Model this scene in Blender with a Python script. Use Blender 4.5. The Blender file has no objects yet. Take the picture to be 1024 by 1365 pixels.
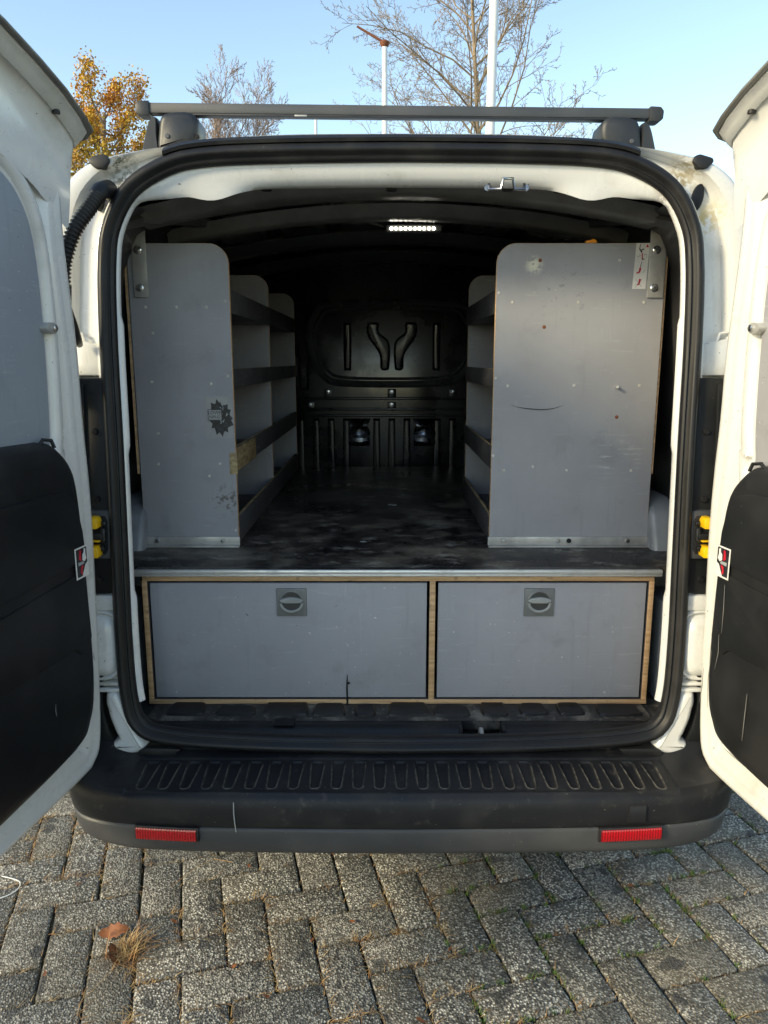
import bpy, bmesh, math, random
from mathutils import Vector, Matrix, noise

R = math.radians
scene = bpy.context.scene
col = scene.collection
random.seed(7)

# ------------------------------------------------------------------ camera, sky, sun, exposure
CAM_H = 1.39
cam_data = bpy.data.cameras.new('camera')
cam = bpy.data.objects.new('camera', cam_data)
col.objects.link(cam)
cam.location = (0, 0, CAM_H)
cam.rotation_euler = (R(90) - math.atan(.202), 0, 0)
cam_data.sensor_fit = 'HORIZONTAL'
cam_data.sensor_width = 36
cam_data.lens = 36 * 1000 / 1024
cam_data.clip_start = .02
cam_data.clip_end = 3000
scene.camera = cam

SUN_EL, SUN_AZ = 24, 238          # azimuth clockwise from +Y: behind and to the left of the camera
world = bpy.data.worlds.new('World')
scene.world = world
world.use_nodes = True
wn = world.node_tree
sky = wn.nodes.new('ShaderNodeTexSky')
sky.sky_type = 'NISHITA'
sky.sun_disc = False
sky.sun_elevation = R(SUN_EL)
sky.sun_rotation = R(SUN_AZ)
sky.air_density = 1.0
sky.dust_density = .6
sky.ozone_density = .7
bg = wn.nodes['Background']
bg.inputs[1].default_value = .14
wn.links.new(sky.outputs[0], bg.inputs[0])

sun_data = bpy.data.lights.new('sun', 'SUN')
sun_data.energy = 1.7
sun_data.angle = R(10)
sun_data.color = (1, .86, .60)
sun = bpy.data.objects.new('sun', sun_data)
col.objects.link(sun)
az, el = R(SUN_AZ), R(SUN_EL)
to_sun = Vector((math.sin(az) * math.cos(el), math.cos(az) * math.cos(el), math.sin(el)))
sun.rotation_euler = (-to_sun).to_track_quat('-Z', 'Y').to_euler()
sun.location = (-6, -4, 8)

vs = scene.view_settings
vs.view_transform = 'Standard'
vs.look = 'None'
vs.gamma = 1
vs.exposure = 1.25
vs.use_white_balance = True
vs.white_balance_temperature = 6850
vs.white_balance_tint = 6
vs.use_curve_mapping = False

# ------------------------------------------------------------------ materials
MATS = {}


class NT:
    def __init__(s, name):
        s.m = bpy.data.materials.new(name)
        s.m.use_nodes = True
        s.t = s.m.node_tree
        s.b = s.t.nodes['Principled BSDF']
        MATS[name] = s.m

    def n(s, kind, **kw):
        nd = s.t.nodes.new(kind)
        for k, v in kw.items():
            setattr(nd, k, v)
        return nd

    def l(s, a, b):
        s.t.links.new(a, b)

    def coords(s, stretch=(1, 1, 1), rnd=False):
        tc = s.n('ShaderNodeTexCoord')
        mp = s.n('ShaderNodeMapping')
        mp.inputs['Scale'].default_value = stretch
        s.l(tc.outputs['Object'], mp.inputs[0])
        if rnd:
            oi = s.n('ShaderNodeObjectInfo')
            ml = s.n('ShaderNodeMath', operation='MULTIPLY')
            ml.inputs[1].default_value = 37.0
            s.l(oi.outputs['Random'], ml.inputs[0])
            s.l(ml.outputs[0], mp.inputs['Location'])
        return mp.outputs[0]

    def noise(s, vec, scale, detail=5, rough=.55):
        nz = s.n('ShaderNodeTexNoise')
        nz.inputs['Scale'].default_value = scale
        nz.inputs['Detail'].default_value = detail
        nz.inputs['Roughness'].default_value = rough
        s.l(vec, nz.inputs['Vector'])
        return nz.outputs[0]

    def ramp(s, fac, lo, hi, a=0., b=1.):
        mr = s.n('ShaderNodeMapRange', interpolation_type='SMOOTHSTEP')
        for i, v in enumerate((lo, hi, a, b)):
            mr.inputs[i + 1].default_value = v
        s.l(fac, mr.inputs[0])
        return mr.outputs[0]

    def mul(s, a, b):
        m = s.n('ShaderNodeMath', operation='MULTIPLY')
        for i, v in enumerate((a, b)):
            if isinstance(v, (int, float)):
                m.inputs[i].default_value = v
            else:
                s.l(v, m.inputs[i])
        return m.outputs[0]

    def mix(s, fac, a, b):
        m = s.n('ShaderNodeMix', data_type='RGBA')
        if isinstance(fac, (int, float)):
            m.inputs[0].default_value = fac
        else:
            s.l(fac, m.inputs[0])
        for i, v in ((6, a), (7, b)):
            if isinstance(v, tuple):
                m.inputs[i].default_value = (*v, 1) if len(v) == 3 else v
            else:
                s.l(v, m.inputs[i])
        return m.outputs[2]

    def near(s, point, r0, r1):
        tc = s.n('ShaderNodeTexCoord')
        vm = s.n('ShaderNodeVectorMath', operation='DISTANCE')
        vm.inputs[1].default_value = point
        s.l(tc.outputs['Object'], vm.inputs[0])
        return s.ramp(vm.outputs['Value'], r0, r1, 1, 0)

    def bump(s, h, strength, dist=.002):
        b = s.n('ShaderNodeBump')
        b.inputs['Strength'].default_value = strength
        b.inputs['Distance'].default_value = dist
        s.l(h, b.inputs['Height'])
        s.l(b.outputs[0], s.b.inputs['Normal'])

    def base(s, c):
        if isinstance(c, tuple):
            s.b.inputs['Base Color'].default_value = (*c, 1)
        else:
            s.l(c, s.b.inputs['Base Color'])

    def surf(s, rough, metal=0, coat=0, spec=None):
        if isinstance(rough, (int, float)):
            s.b.inputs['Roughness'].default_value = rough
        else:
            s.l(rough, s.b.inputs['Roughness'])
        s.b.inputs['Metallic'].default_value = metal
        s.b.inputs['Coat Weight'].default_value = coat
        s.b.inputs['Coat Roughness'].default_value = .12
        if spec is not None:
            s.b.inputs['Specular IOR Level'].default_value = spec


def simple(name, c, rough=.5, metal=0, c2=None, ns=12, lo=.4, hi=.65, specks=(), bump=0, bs=250, coat=0,
           stretch=(1, 1, 1), rvar=.12, spec=None, rnd=False):
    t = NT(name)
    v = t.coords(stretch, rnd)
    nz = t.noise(v, ns, 6)
    f = t.ramp(nz, lo, hi)
    cc = t.mix(f, c, c2 if c2 else tuple(x * .85 for x in c))
    for sc, scale, thr in specks:
        sn = t.noise(v, scale, 2)
        cc = t.mix(t.ramp(sn, thr, thr + .03), cc, sc)
    t.base(cc)
    t.surf(t.ramp(nz, .3, .7, max(.03, rough - rvar), min(1, rough + rvar)), metal, coat, spec)
    if bump:
        t.bump(t.noise(v, bs, 3), bump, .001)
    return t


# white van paint with a little grime and moss/rust stains under the roof gutters
t = NT('white_paint')
v = t.coords()
g = t.noise(v, 9, 7, .62)
cc = t.mix(t.ramp(g, .52, .78), (.70, .70, .675), (.56, .55, .51))
gs = t.noise(t.coords((18, 18, 1.6)), 2.2, 5)
cc = t.mix(t.mul(t.ramp(gs, .60, .78), .35), cc, (.45, .43, .38))
blk = t.noise(v, 70, 5, .7)
for p, cst in (((-.575, 1.75, 1.80), (.07, .08, .035)), ((-.567, 1.75, 1.755), (.02, .018, .015)),
               ((.655, 1.75, 1.785), (.30, .22, .06)), ((.632, 1.75, 1.745), (.10, .045, .02)),
               ((.71, 1.75, 1.70), (.50, .40, .16))):
    cc = t.mix(t.mul(t.near(p, .005, .06), t.ramp(blk, .42, .58)), cc, cst)
sp = t.noise(v, 160, 2)
cc = t.mix(t.ramp(sp, .73, .76), cc, (.12, .10, .09))
t.base(cc)
t.surf(t.ramp(g, .35, .75, .18, .42), 0, .5)

t = NT('seam_sealer')
v = t.coords()
g = t.noise(v, 14, 6)
t.base(t.mix(t.ramp(g, .4, .7), (.78, .77, .73), (.50, .48, .42)))
t.surf(.45)

simple('black_plastic', (.010, .011, .012), .48, 0, (.022, .022, .023), 5, .45, .75,
       [((.20, .19, .17), 210, .755)], .25, 900, spec=.28)
simple('bumper_plastic', (.013, .014, .017), .5, 0, (.034, .034, .034), 7, .45, .8,
       [((.25, .23, .19), 180, .745)], .3, 1200)
simple('bumper_grey', (.043, .045, .049), .55, 0, (.065, .065, .066), 6, .4, .75,
       [((.22, .2, .17), 190, .74)], .25, 1000)
simple('rubber', (.012, .012, .013), .42, 0, (.026, .025, .024), 10, .45, .75, [((.16, .15, .13), 170, .76)], spec=.3)
simple('hose_black', (.012, .012, .013), .32, 0, (.02, .02, .02))
simple('matte_black', (.012, .012, .013), .6, 0, (.02, .02, .021))
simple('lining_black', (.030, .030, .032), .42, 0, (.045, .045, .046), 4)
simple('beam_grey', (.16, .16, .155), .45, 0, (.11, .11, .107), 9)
simple('strut_grey', (.07, .07, .07), .45, 0, (.05, .05, .05), 9)
simple('bulkhead_black', (.010, .011, .013), .27, 0, (.016, .016, .018), 6, coat=.2)
simple('aluminium', (.74, .74, .72), .4, .6, (.56, .55, .53), 25, .45, .8, bump=.1, bs=300)
simple('galvanised', (.50, .49, .46), .42, .35, (.36, .35, .33), 16, .4, .7, bump=.08)
simple('bright_steel', (.75, .75, .74), .22, 1)
simple('grey_metal', (.26, .28, .30), .5, .1, (.16, .17, .18), 7, .4, .7, [((.7, .7, .7), 120, .73)])
simple('rack_steel', (.055, .058, .062), .5, .1, (.08, .083, .087), 5, .4, .75, [((.3, .3, .3), 150, .75)])
simple('rack_plastic', (.016, .017, .019), .45, 0, (.028, .029, .031), 6, bump=.2, bs=900)
simple('yellow_plastic', (.85, .52, .01), .35, 0, (.75, .42, .01))
simple('orange_plastic', (.9, .33, .02), .4)
simple('pole_white', (.78, .79, .79), .35, 0, (.70, .70, .69), 3)
simple('rust', (.20, .07, .03), .8)
simple('sticker_white', (.78, .77, .74), .35)
simple('sticker_red', (.55, .015, .03), .35)
simple('sticker_black', (.012, .013, .016), .4, 0, (.03, .033, .04), 60, .45, .6)
simple('sticker_film', (.33, .335, .34), .3)
simple('sticker_grey', (.35, .37, .38), .4)
simple('tyre', (.02, .02, .02), .8)
simple('wire_white', (.7, .7, .67), .5)
simple('mud', (.30, .27, .21), .9, 0, (.07, .06, .05), 45, .4, .6, bump=.8, bs=200)
simple('handle_grey', (.19, .195, .19), .42, 0, (.15, .155, .15), 20)
simple('pressing_highlight', (.06, .063, .07), .22, 0, (.045, .046, .05), 6, coat=.5)  # bulkhead black lightened: the frame's highlight lines are in its colour
simple('dull_chrome', (.35, .37, .40), .22, 1, (.2, .2, .22), 20)
simple('handle_dark', (.055, .058, .056), .45, 0, (.04, .042, .041), 20)
simple('handle_light', (.36, .37, .36), .35, 0, (.28, .29, .28), 20)
simple('screw_pale', (.62, .60, .55), .45, 0, (.40, .38, .34), 90)
simple('lip_grey', (.20, .195, .18), .5, 0, (.13, .125, .115), 8)
simple('dark_gap', (.006, .006, .007), .8)

t = NT('bumper_tread')
v = t.coords()
nz = t.noise(v, 7, 6)
cc = t.mix(t.ramp(nz, .45, .8), (.013, .014, .017), (.034, .034, .034))
ds = t.noise(v, 26, 6, .7)
cc = t.mix(t.mul(t.ramp(ds, .56, .74), .35), cc, (.12, .11, .095))
at = t.n('ShaderNodeAttribute', attribute_name='dusty_glint')
cc = t.mix(t.mul(at.outputs['Fac'], t.ramp(t.noise(v, 60, 4), .35, .6, .15, .75)), cc, (.20, .185, .155))  # dust tone on slot rims and front edge, doubling as painted highlight
sp = t.noise(v, 180, 2)
cc = t.mix(t.ramp(sp, .745, .775), cc, (.28, .26, .22))
t.base(cc)
t.surf(t.ramp(nz, .3, .7, .40, .58), spec=.32)
t.bump(t.noise(v, 1200, 3), .25, .001)

t = NT('reflector_red')
v = t.coords()
t.base((.48, .003, .010))
t.surf(.12, 0, .5)
t.b.inputs['Emission Strength'].default_value = 0
wv = t.n('ShaderNodeTexWave', wave_type='BANDS', bands_direction='X')
wv.inputs['Scale'].default_value = 55
t.l(v, wv.inputs['Vector'])
t.base(t.mix(wv.outputs[0], (.50, .003, .010), (.26, .001, .005)))
t.bump(wv.outputs[0], .35, .002)

t = NT('lamp_diffuser')
t.base((.8, .8, .8))
t.b.inputs['Emission Color'].default_value = (1, .97, .88, 1)
t.b.inputs['Emission Strength'].default_value = 14
simple('lamp_lens', (.22, .22, .21), .2)


def board(name, c, c2):
    t = NT(name)
    v = t.coords()
    big = t.noise(v, 3.2, 5)
    cc = t.mix(t.ramp(big, .35, .68), c, c2)
    st = t.noise(t.coords((30, 30, 2.4)), 2.0, 5)
    cc = t.mix(t.mul(t.ramp(st, .54, .78), .22), cc, tuple(x * .55 for x in c))
    sm = t.noise(t.coords((3, 3, 26)), 3.0, 6, .7)
    cc = t.mix(t.mul(t.ramp(sm, .58, .72), .35), cc, (.52, .52, .52))
    sc_ = t.noise(t.coords((55, 55, 4)), 3.0, 4, .7)
    cc = t.mix(t.mul(t.ramp(sc_, .64, .70), .28), cc, (.50, .50, .50))
    sc_ = t.noise(t.coords((5, 5, 60)), 2.4, 4, .7)
    cc = t.mix(t.mul(t.ramp(sc_, .66, .72), .25), cc, (.12, .12, .125))
    gr_ = t.noise(v, 9, 6, .65)
    cc = t.mix(t.mul(t.ramp(gr_, .54, .72), .25), cc, (.15, .145, .14))
    sp = t.noise(v, 105, 2)
    cc = t.mix(t.ramp(sp, .745, .765), cc, (.62, .60, .56))
    sp2 = t.noise(t.coords((1, 1, 1.7)), 75, 3)
    cc = t.mix(t.ramp(sp2, .755, .77), cc, (.04, .04, .045))
    if name == 'grey_board':
        bl = t.noise(v, 60, 4, .7)
        cc = t.mix(t.mul(t.near((.383, 2.0, 1.628), .006, .030), t.ramp(bl, .40, .5)), cc, (.66, .64, .52))
        cc = t.mix(t.mul(t.near((.46, 2.0, 1.56), .02, .10), t.ramp(bl, .56, .64)), cc, tuple(x * .62 for x in c))
        cc = t.mix(t.mul(t.near((.625, 2.0, 1.13), .02, .09), t.ramp(sm, .52, .62)), cc, (.48, .48, .48))
        cc = t.mix(t.mul(t.near((-.425, 2.0, 1.02), .01, .06), t.ramp(bl, .50, .60)), cc, (.13, .12, .11))
    t.base(cc)
    t.surf(t.ramp(big, .3, .7, .40, .56))
    t.bump(t.noise(v, 600, 2), .12, .001)


board('grey_board', (.335, .335, .352), (.29, .29, .306))
board('drawer_board', (.35, .352, .378), (.31, .312, .336))
board('sky_tint_lining', (.31, .345, .38), (.28, .31, .345))  # grey board of the left door, sky reflection put into its colour
board('dark_board', (.085, .085, .09), (.06, .06, .064))

t = NT('ply_edge')
v = t.coords((3, 3, 3))
w = t.noise(t.coords((2, 40, 40)), 3, 5)
cc = t.mix(t.ramp(w, .35, .65), (.66, .43, .23), (.46, .28, .14))
gr = t.noise(v, 14, 4)
cc = t.mix(t.mul(t.ramp(gr, .6, .75), .6), cc, (.13, .08, .045))
t.base(cc)
t.surf(.6)

t = NT('worn_ply')
v = t.coords((2, 1, 5))
w = t.noise(v, 22, 6)
t.base(t.mix(t.ramp(w, .4, .62), (.44, .34, .18), (.26, .19, .10)))
t.surf(.7)

t = NT('floor_board')
v = t.coords()
a = t.noise(v, 4.5, 8, .68)
b = t.noise(t.coords((1, 1.5, 1)), 9, 8, .75)
cc = t.mix(t.ramp(a, .44, .70), (.022, .020, .019), (.19, .165, .13))
cc = t.mix(t.mul(t.ramp(b, .52, .70), .75), cc, (.34, .31, .265))
d = t.noise(t.coords((1, .5, 1)), 6, 5, .6)
cc = t.mix(t.ramp(d, .58, .68), cc, (.008, .008, .008))
sp = t.noise(v, 75, 3)
cc = t.mix(t.ramp(sp, .735, .75), cc, (.5, .47, .42))
t.base(cc)
t.surf(t.ramp(a, .35, .65, .24, .55))
t.bump(b, .3, .002)

t = NT('sill_dirt')
v = t.coords()
a = t.noise(v, 11, 8, .68)
cc = t.mix(t.ramp(a, .45, .66), (.028, .027, .026), (.17, .155, .13))
b = t.noise(v, 55, 5, .7)
cc = t.mix(t.mul(t.ramp(b, .56, .70), .7), cc, (.25, .23, .19))
sp = t.noise(v, 130, 2)
cc = t.mix(t.ramp(sp, .74, .76), cc, (.55, .5, .42))
t.base(cc)
t.surf(.62)
t.bump(b, .6, .003)

# exposed-aggregate paving brick
t = NT('paver')
v = t.coords(rnd=True)
vo = t.n('ShaderNodeTexVoronoi')
vo.inputs['Scale'].default_value = 205
t.l(v, vo.inputs['Vector'])
bw = t.n('ShaderNodeSeparateColor')
t.l(vo.outputs['Color'], bw.inputs[0])
cc = t.mix(t.ramp(bw.outputs[0], .1, .75), (.062, .060, .055), (.23, .22, .195))
cc = t.mix(t.ramp(bw.outputs[1], .66, .72), cc, (.42, .40, .345))
cc = t.mix(t.ramp(bw.outputs[2], .84, .88), cc, (.70, .67, .58))
vo2 = t.n('ShaderNodeTexVoronoi')
vo2.inputs['Scale'].default_value = 120
t.l(v, vo2.inputs['Vector'])
b2 = t.n('ShaderNodeSeparateColor')
t.l(vo2.outputs['Color'], b2.inputs[0])
big_ = t.mul(t.ramp(b2.outputs[0], .78, .80), t.ramp(vo2.outputs['Distance'], .42, .30))
cc = t.mix(big_, cc, (.58, .54, .43))
big_ = t.mul(t.ramp(b2.outputs[1], .80, .82), t.ramp(vo2.outputs['Distance'], .42, .30))
cc = t.mix(big_, cc, (.05, .048, .045))
cc = t.mix(t.ramp(vo.outputs['Distance'], .35, .75, 0, .75), cc, (.045, .042, .037))
lg = t.noise(v, 16, 6, .6)
cc = t.mix(t.mul(t.ramp(lg, .50, .74), .55), cc, (.055, .048, .035))
oi = t.n('ShaderNodeObjectInfo')
cc = t.mix(t.mul(t.ramp(oi.outputs['Random'], .2, 1), .35), cc, (.085, .075, .055))
tcw = t.n('ShaderNodeNewGeometry')
wl = t.noise(tcw.outputs['Position'], 1.6, 4)
cc = t.mix(t.mul(t.ramp(wl, .42, .62), .32), cc, (.15, .12, .07))
blot = t.noise(v, 13, 2, .4)
cc = t.mix(t.mul(t.ramp(blot, .65, .70), .75), cc, (.03, .03, .03))
t.base(cc)
t.surf(.85)
t.bump(vo.outputs['Distance'], .9, .003)

t = NT('joint_soil')
v = t.coords()
a = t.noise(v, 30, 7, .65)
cc = t.mix(t.ramp(a, .35, .65), (.022, .018, .013), (.10, .08, .045))
ms = t.noise(v, 4, 5)
cc = t.mix(t.mul(t.ramp(ms, .52, .62), .8), cc, (.045, .06, .012))
t.base(cc)
t.surf(.95)
t.bump(a, .8, .006)

simple('ground_soil', (.10, .10, .085), .95, 0, (.07, .08, .045), .6, .35, .65)
simple('grass_green', (.07, .14, .018), .7, 0, (.09, .13, .02), 40, rnd=True)
simple('grass_dry', (.46, .32, .14), .75, 0, (.30, .15, .055), 30, .35, .65, rnd=True)
simple('leaf_brown', (.26, .09, .028), .7, 0, (.14, .05, .02), 60, .4, .65)
simple('bark', (.30, .23, .15), .85, 0, (.20, .15, .10), 3, .35, .65)
simple('bark_grey', (.33, .25, .20), .85, 0, (.24, .18, .15), 3, .35, .65)
t = NT('leaf_autumn')
v = t.coords()
a = t.noise(v, 1.1, 3)
b = t.noise(v, 9, 2)
cc = t.mix(t.ramp(a, .38, .62), (.60, .36, .03), (.52, .21, .025))
cc = t.mix(t.ramp(b, .5, .66), cc, (.62, .46, .05))
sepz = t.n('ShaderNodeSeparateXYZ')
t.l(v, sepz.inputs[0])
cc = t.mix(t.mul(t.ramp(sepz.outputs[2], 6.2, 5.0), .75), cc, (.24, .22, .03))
t.base(cc)
t.surf(.6)


# ------------------------------------------------------------------ mesh helpers
def link(o, parent=None):
    col.objects.link(o)
    if parent is not None:
        o.parent = parent
        if parent.type == 'EMPTY':
            o.matrix_parent_inverse = Matrix.Translation(-parent.location)
    return o


def mesh_data(name, verts, faces, mats, bevel=0, segs=2, smooth=True, ang=38, pick=None, recalc=True):
    me = bpy.data.meshes.new(name)
    me.from_pydata([tuple(q) for q in verts], [], [tuple(f) for f in faces])
    if not isinstance(mats, (list, tuple)):
        mats = [mats]
    for m in mats:
        me.materials.append(MATS[m])
    if bevel or recalc:
        bm = bmesh.new()
        bm.from_mesh(me)
        if recalc:
            bmesh.ops.recalc_face_normals(bm, faces=bm.faces)
        if bevel:
            es = [e for e in bm.edges if len(e.link_faces) == 2 and e.calc_face_angle(0) > R(30)]
            bmesh.ops.bevel(bm, geom=es, offset=bevel, segments=segs, profile=.5, affect='EDGES',
                            clamp_overlap=True)
        if pick:
            for f in bm.faces:
                f.material_index = pick(f.normal, f.calc_center_median())
        bm.to_mesh(me)
        bm.free()
    if smooth:
        me.polygons.foreach_set('use_smooth', [True] * len(me.polygons))
        me.set_sharp_from_angle(angle=R(ang))
    return me


def obj(name, verts, faces, mats, parent=None, **kw):
    return link(bpy.data.objects.new(name, mesh_data(name, verts, faces, mats, **kw)), parent)


def tag(o, label=None, cat=None, group=None, kind=None):
    for k, val in (('label', label), ('category', cat), ('group', group), ('kind', kind)):
        if val:
            o[k] = val
    return o


def thing(name, loc, label, cat, group=None):
    o = bpy.data.objects.new(name, None)
    o.empty_display_size = .2
    col.objects.link(o)
    o.location = loc
    return tag(o, label, cat, group)


BOXF = [(0, 1, 3, 2), (4, 6, 7, 5), (0, 4, 5, 1), (2, 3, 7, 6), (0, 2, 6, 4), (1, 5, 7, 3)]


def box_v(x0, x1, y0, y1, z0, z1):
    return [(x, y, z) for x in (x0, x1) for y in (y0, y1) for z in (z0, z1)]


def box(name, x0, x1, y0, y1, z0, z1, mat, parent=None, bevel=.002, **kw):
    return obj(name, box_v(x0, x1, y0, y1, z0, z1), BOXF, mat, parent, bevel=bevel, **kw)


def loft_vf(rings, closed=True, cap0=False, cap1=False):
    n = len(rings[0])
    vs_ = [q for r in rings for q in r]
    fs = []
    for i in range(len(rings) - 1):
        for j in range(n if closed else n - 1):
            k = (j + 1) % n
            fs.append((i * n + j, i * n + k, (i + 1) * n + k, (i + 1) * n + j))
    if cap0:
        fs.append(tuple(range(n)))
    if cap1:
        fs.append(tuple((len(rings) - 1) * n + j for j in range(n)))
    return vs_, fs


def loft(name, rings, mat, parent=None, closed=True, cap0=False, cap1=False, **kw):
    v_, f_ = loft_vf(rings, closed, cap0, cap1)
    return obj(name, v_, f_, mat, parent, **kw)


def catmull(pts, n=8, closed=False):
    out = []
    m = len(pts)
    for i in range(m if closed else m - 1):
        g = (lambda k: pts[k % m]) if closed else (lambda k: pts[max(0, min(m - 1, k))])
        p0, p1, p2, p3 = (Vector(g(i + d)) for d in (-1, 0, 1, 2))
        for s in range(n):
            u = s / n
            out.append(.5 * ((2 * p1) + (p2 - p0) * u + (2 * p0 - 5 * p1 + 4 * p2 - p3) * u * u
                             + (3 * p1 - p0 - 3 * p2 + p3) * u ** 3))
    if not closed:
        out.append(Vector(pts[-1]))
    return out


def resample(pts, n, closed=False):
    pts = [Vector(q) for q in pts]
    seq = pts + [pts[0]] if closed else pts
    L = [0]
    for a_, b_ in zip(seq, seq[1:]):
        L.append(L[-1] + (b_ - a_).length)
    out, k = [], 0
    cnt = n if closed else n - 1
    for i in range(n):
        s = L[-1] * i / cnt
        while k < len(L) - 2 and L[k + 1] < s:
            k += 1
        d = L[k + 1] - L[k]
        out.append(seq[k].lerp(seq[k + 1], (s - L[k]) / d if d else 0))
    return out


def inset(pts, d):
    """offset a closed 2D curve inward (towards its centre side); d may be a function of the point"""
    n = len(pts)
    area = sum(pts[i][0] * pts[(i + 1) % n][1] - pts[(i + 1) % n][0] * pts[i][1] for i in range(n))
    sg = 1 if area > 0 else -1
    out = []
    for i in range(n):
        a_ = pts[(i + 1) % n] - pts[i - 1]
        if a_.length < 1e-9:
            a_ = Vector((1, 0))
        nrm = Vector((-a_.y, a_.x)).normalized() * sg
        out.append(pts[i] + nrm * (d(pts[i]) if callable(d) else d))
    return out


def tube_vf(path, rad, sides=8, cap=True):
    path = [Vector(q) for q in path]
    rings = []
    up = None
    for i, q in enumerate(path):
        tdir = (path[min(i + 1, len(path) - 1)] - path[max(i - 1, 0)]).normalized()
        if up is None:
            up = Vector((0, 0, 1)) if abs(tdir.z) < .9 else Vector((0, 1, 0))
        s_ = tdir.cross(up).normalized()
        up = s_.cross(tdir).normalized()
        r = rad[i] if isinstance(rad, (list, tuple)) else rad
        rings.append([q + s_ * math.cos(2 * math.pi * k / sides) * r + up * math.sin(2 * math.pi * k / sides) * r
                      for k in range(sides)])
    return loft_vf(rings, True, cap, cap)


def tube(name, path, rad, mat, parent=None, sides=8, **kw):
    v_, f_ = tube_vf(path, rad, sides)
    return obj(name, v_, f_, mat, parent, **kw)


def disc_v(cx_, cy_, cz_, r, h, sides=14, dome=.5):
    """bolt/screw head facing -Y"""
    rings = [[(cx_ + r * f * math.cos(2 * math.pi * k / sides), cy_ - d, cz_ + r * f * math.sin(2 * math.pi * k / sides))
              for k in range(sides)] for f, d in ((1, -.001), (1, h * .4), (.8, h), (.25, h * 1.05))]
    return loft_vf(rings, True, False, True)


def join(parts):
    V, F = [], []
    for v_, f_ in parts:
        b = len(V)
        V += list(v_)
        F += [tuple(i + b for i in q) for q in f_]
    return V, F


def smooth01(a_, b_, x):
    u = max(0, min(1, (x - a_) / (b_ - a_)))
    return u * u * (3 - 2 * u)


# ------------------------------------------------------------------ ground and paving
obj('ground', [(-600, -600, -.03), (600, -600, -.03), (600, 900, -.03), (-600, 900, -.03)], [(0, 1, 2, 3)],
    'ground_soil', smooth=False)['kind'] = 'structure'
pavement = tag(obj('pavement', [(-4.6, -2.6, -.011), (4.6, -2.6, -.011), (4.6, 8, -.011), (-4.6, 8, -.011)],
                   [(0, 1, 2, 3)], 'joint_soil', smooth=False), kind='structure')

BW = .105
rot = R(14.6)
ex = Vector((math.cos(rot), math.sin(rot), 0))
ey = Vector((-math.sin(rot), math.cos(rot), 0))
anchor = Vector((.471, 1.624, 0)) - ey * BW


def brick_mesh(i):
    rr = random.Random(i)
    a_, b_, h = BW - .0024, BW / 2 - .0024, .05
    bm = bmesh.new()
    vs_ = [bm.verts.new((x + rr.uniform(-.0015, .0015), y + rr.uniform(-.0015, .0015), z))
           for x in (-a_, a_) for y in (-b_, b_) for z in (-h, 0)]
    for f in BOXF:
        bm.faces.new([vs_[k] for k in f])
    bmesh.ops.recalc_face_normals(bm, faces=bm.faces)
    es = [e for e in bm.edges if not all(q.co.z < -.01 for q in e.verts)]
    bmesh.ops.bevel(bm, geom=es, offset=.0055, segments=2, profile=.5, affect='EDGES')
    for q in bm.verts:
        if q.co.z > -.009:
            q.co += Vector((rr.uniform(-1, 1), rr.uniform(-1, 1), rr.uniform(-1, 1))) * .0012
    me = bpy.data.meshes.new('brick')
    bm.to_mesh(me)
    bm.free()
    me.materials.append(MATS['paver'])
    me.polygons.foreach_set('use_smooth', [True] * len(me.polygons))
    return me


bmeshes = [brick_mesh(i) for i in range(8)]
near_b, far_b = [], []
for strip in range(-40, 41):
    for k in range(-60, 61):
        for kind in (0, 1):
            # cells of a 90-degree herringbone
            if kind == 0:
                cxl, cyl = 2 * strip + k + 1, 2 * strip - k + .5
            else:
                cxl, cyl = 2 * strip + k + .5, 2 * strip - k - 1
            w = anchor + ex * (cxl * BW) + ey * (cyl * BW)
            if not (-4.4 < w.x < 4.4 and -2.4 < w.y < 7.8):
                continue
            ang = rot + (math.pi / 2 if kind else 0)
            inview = 1.18 < w.y < 2.6 and abs(w.x - .02) < .78 * w.y + .12 and not (w.y > 1.95 and abs(w.x - .04) < .72)
            (near_b if inview else far_b).append((w, ang))
near_b.sort(key=lambda q: q[0].y)
far_b += near_b[300:]
near_b = near_b[:300]
rb = random.Random(3)
for w, ang in near_b:
    o = bpy.data.objects.new('brick', bmeshes[rb.randrange(8)])
    o.location = (w.x + rb.uniform(-.0015, .0015), w.y + rb.uniform(-.0015, .0015), rb.uniform(-.003, .002))
    o.rotation_euler = (rb.uniform(-.010, .010), rb.uniform(-.010, .010),
                        ang + rb.choice((0, math.pi)) + rb.uniform(-.008, .008))
    col.objects.link(o)
    o.parent = pavement
V, F = [], []
for w, ang in far_b:
    me = bmeshes[rb.randrange(8)]
    mt = Matrix.Translation((w.x, w.y, rb.uniform(-.003, .002))) @ Matrix.Rotation(ang, 4, 'Z')
    b0 = len(V)
    V += [mt @ q.co for q in me.vertices]
    F += [tuple(b0 + i for i in p.vertices) for p in me.polygons]
tag(obj('outer_bricks', V, F, 'paver', pavement, recalc=False), kind='stuff')

# ------------------------------------------------------------------ the van
CX = .037
van = thing('van', (CX, 3.2, 0), 'white panel van with both rear doors standing wide open', 'van')


def yp(z):
    return 1.60 + .112 * (z - .55)


N = 260


def full(half, n=N, cm=8):
    left = catmull([(-h, z) for h, z in half], cm)           # top centre -> left -> bottom centre
    a_ = resample(left, n // 2 + 1)
    b_ = [Vector((-q.x, q.y)) for q in a_[-2:0:-1]]
    return a_ + b_


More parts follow.
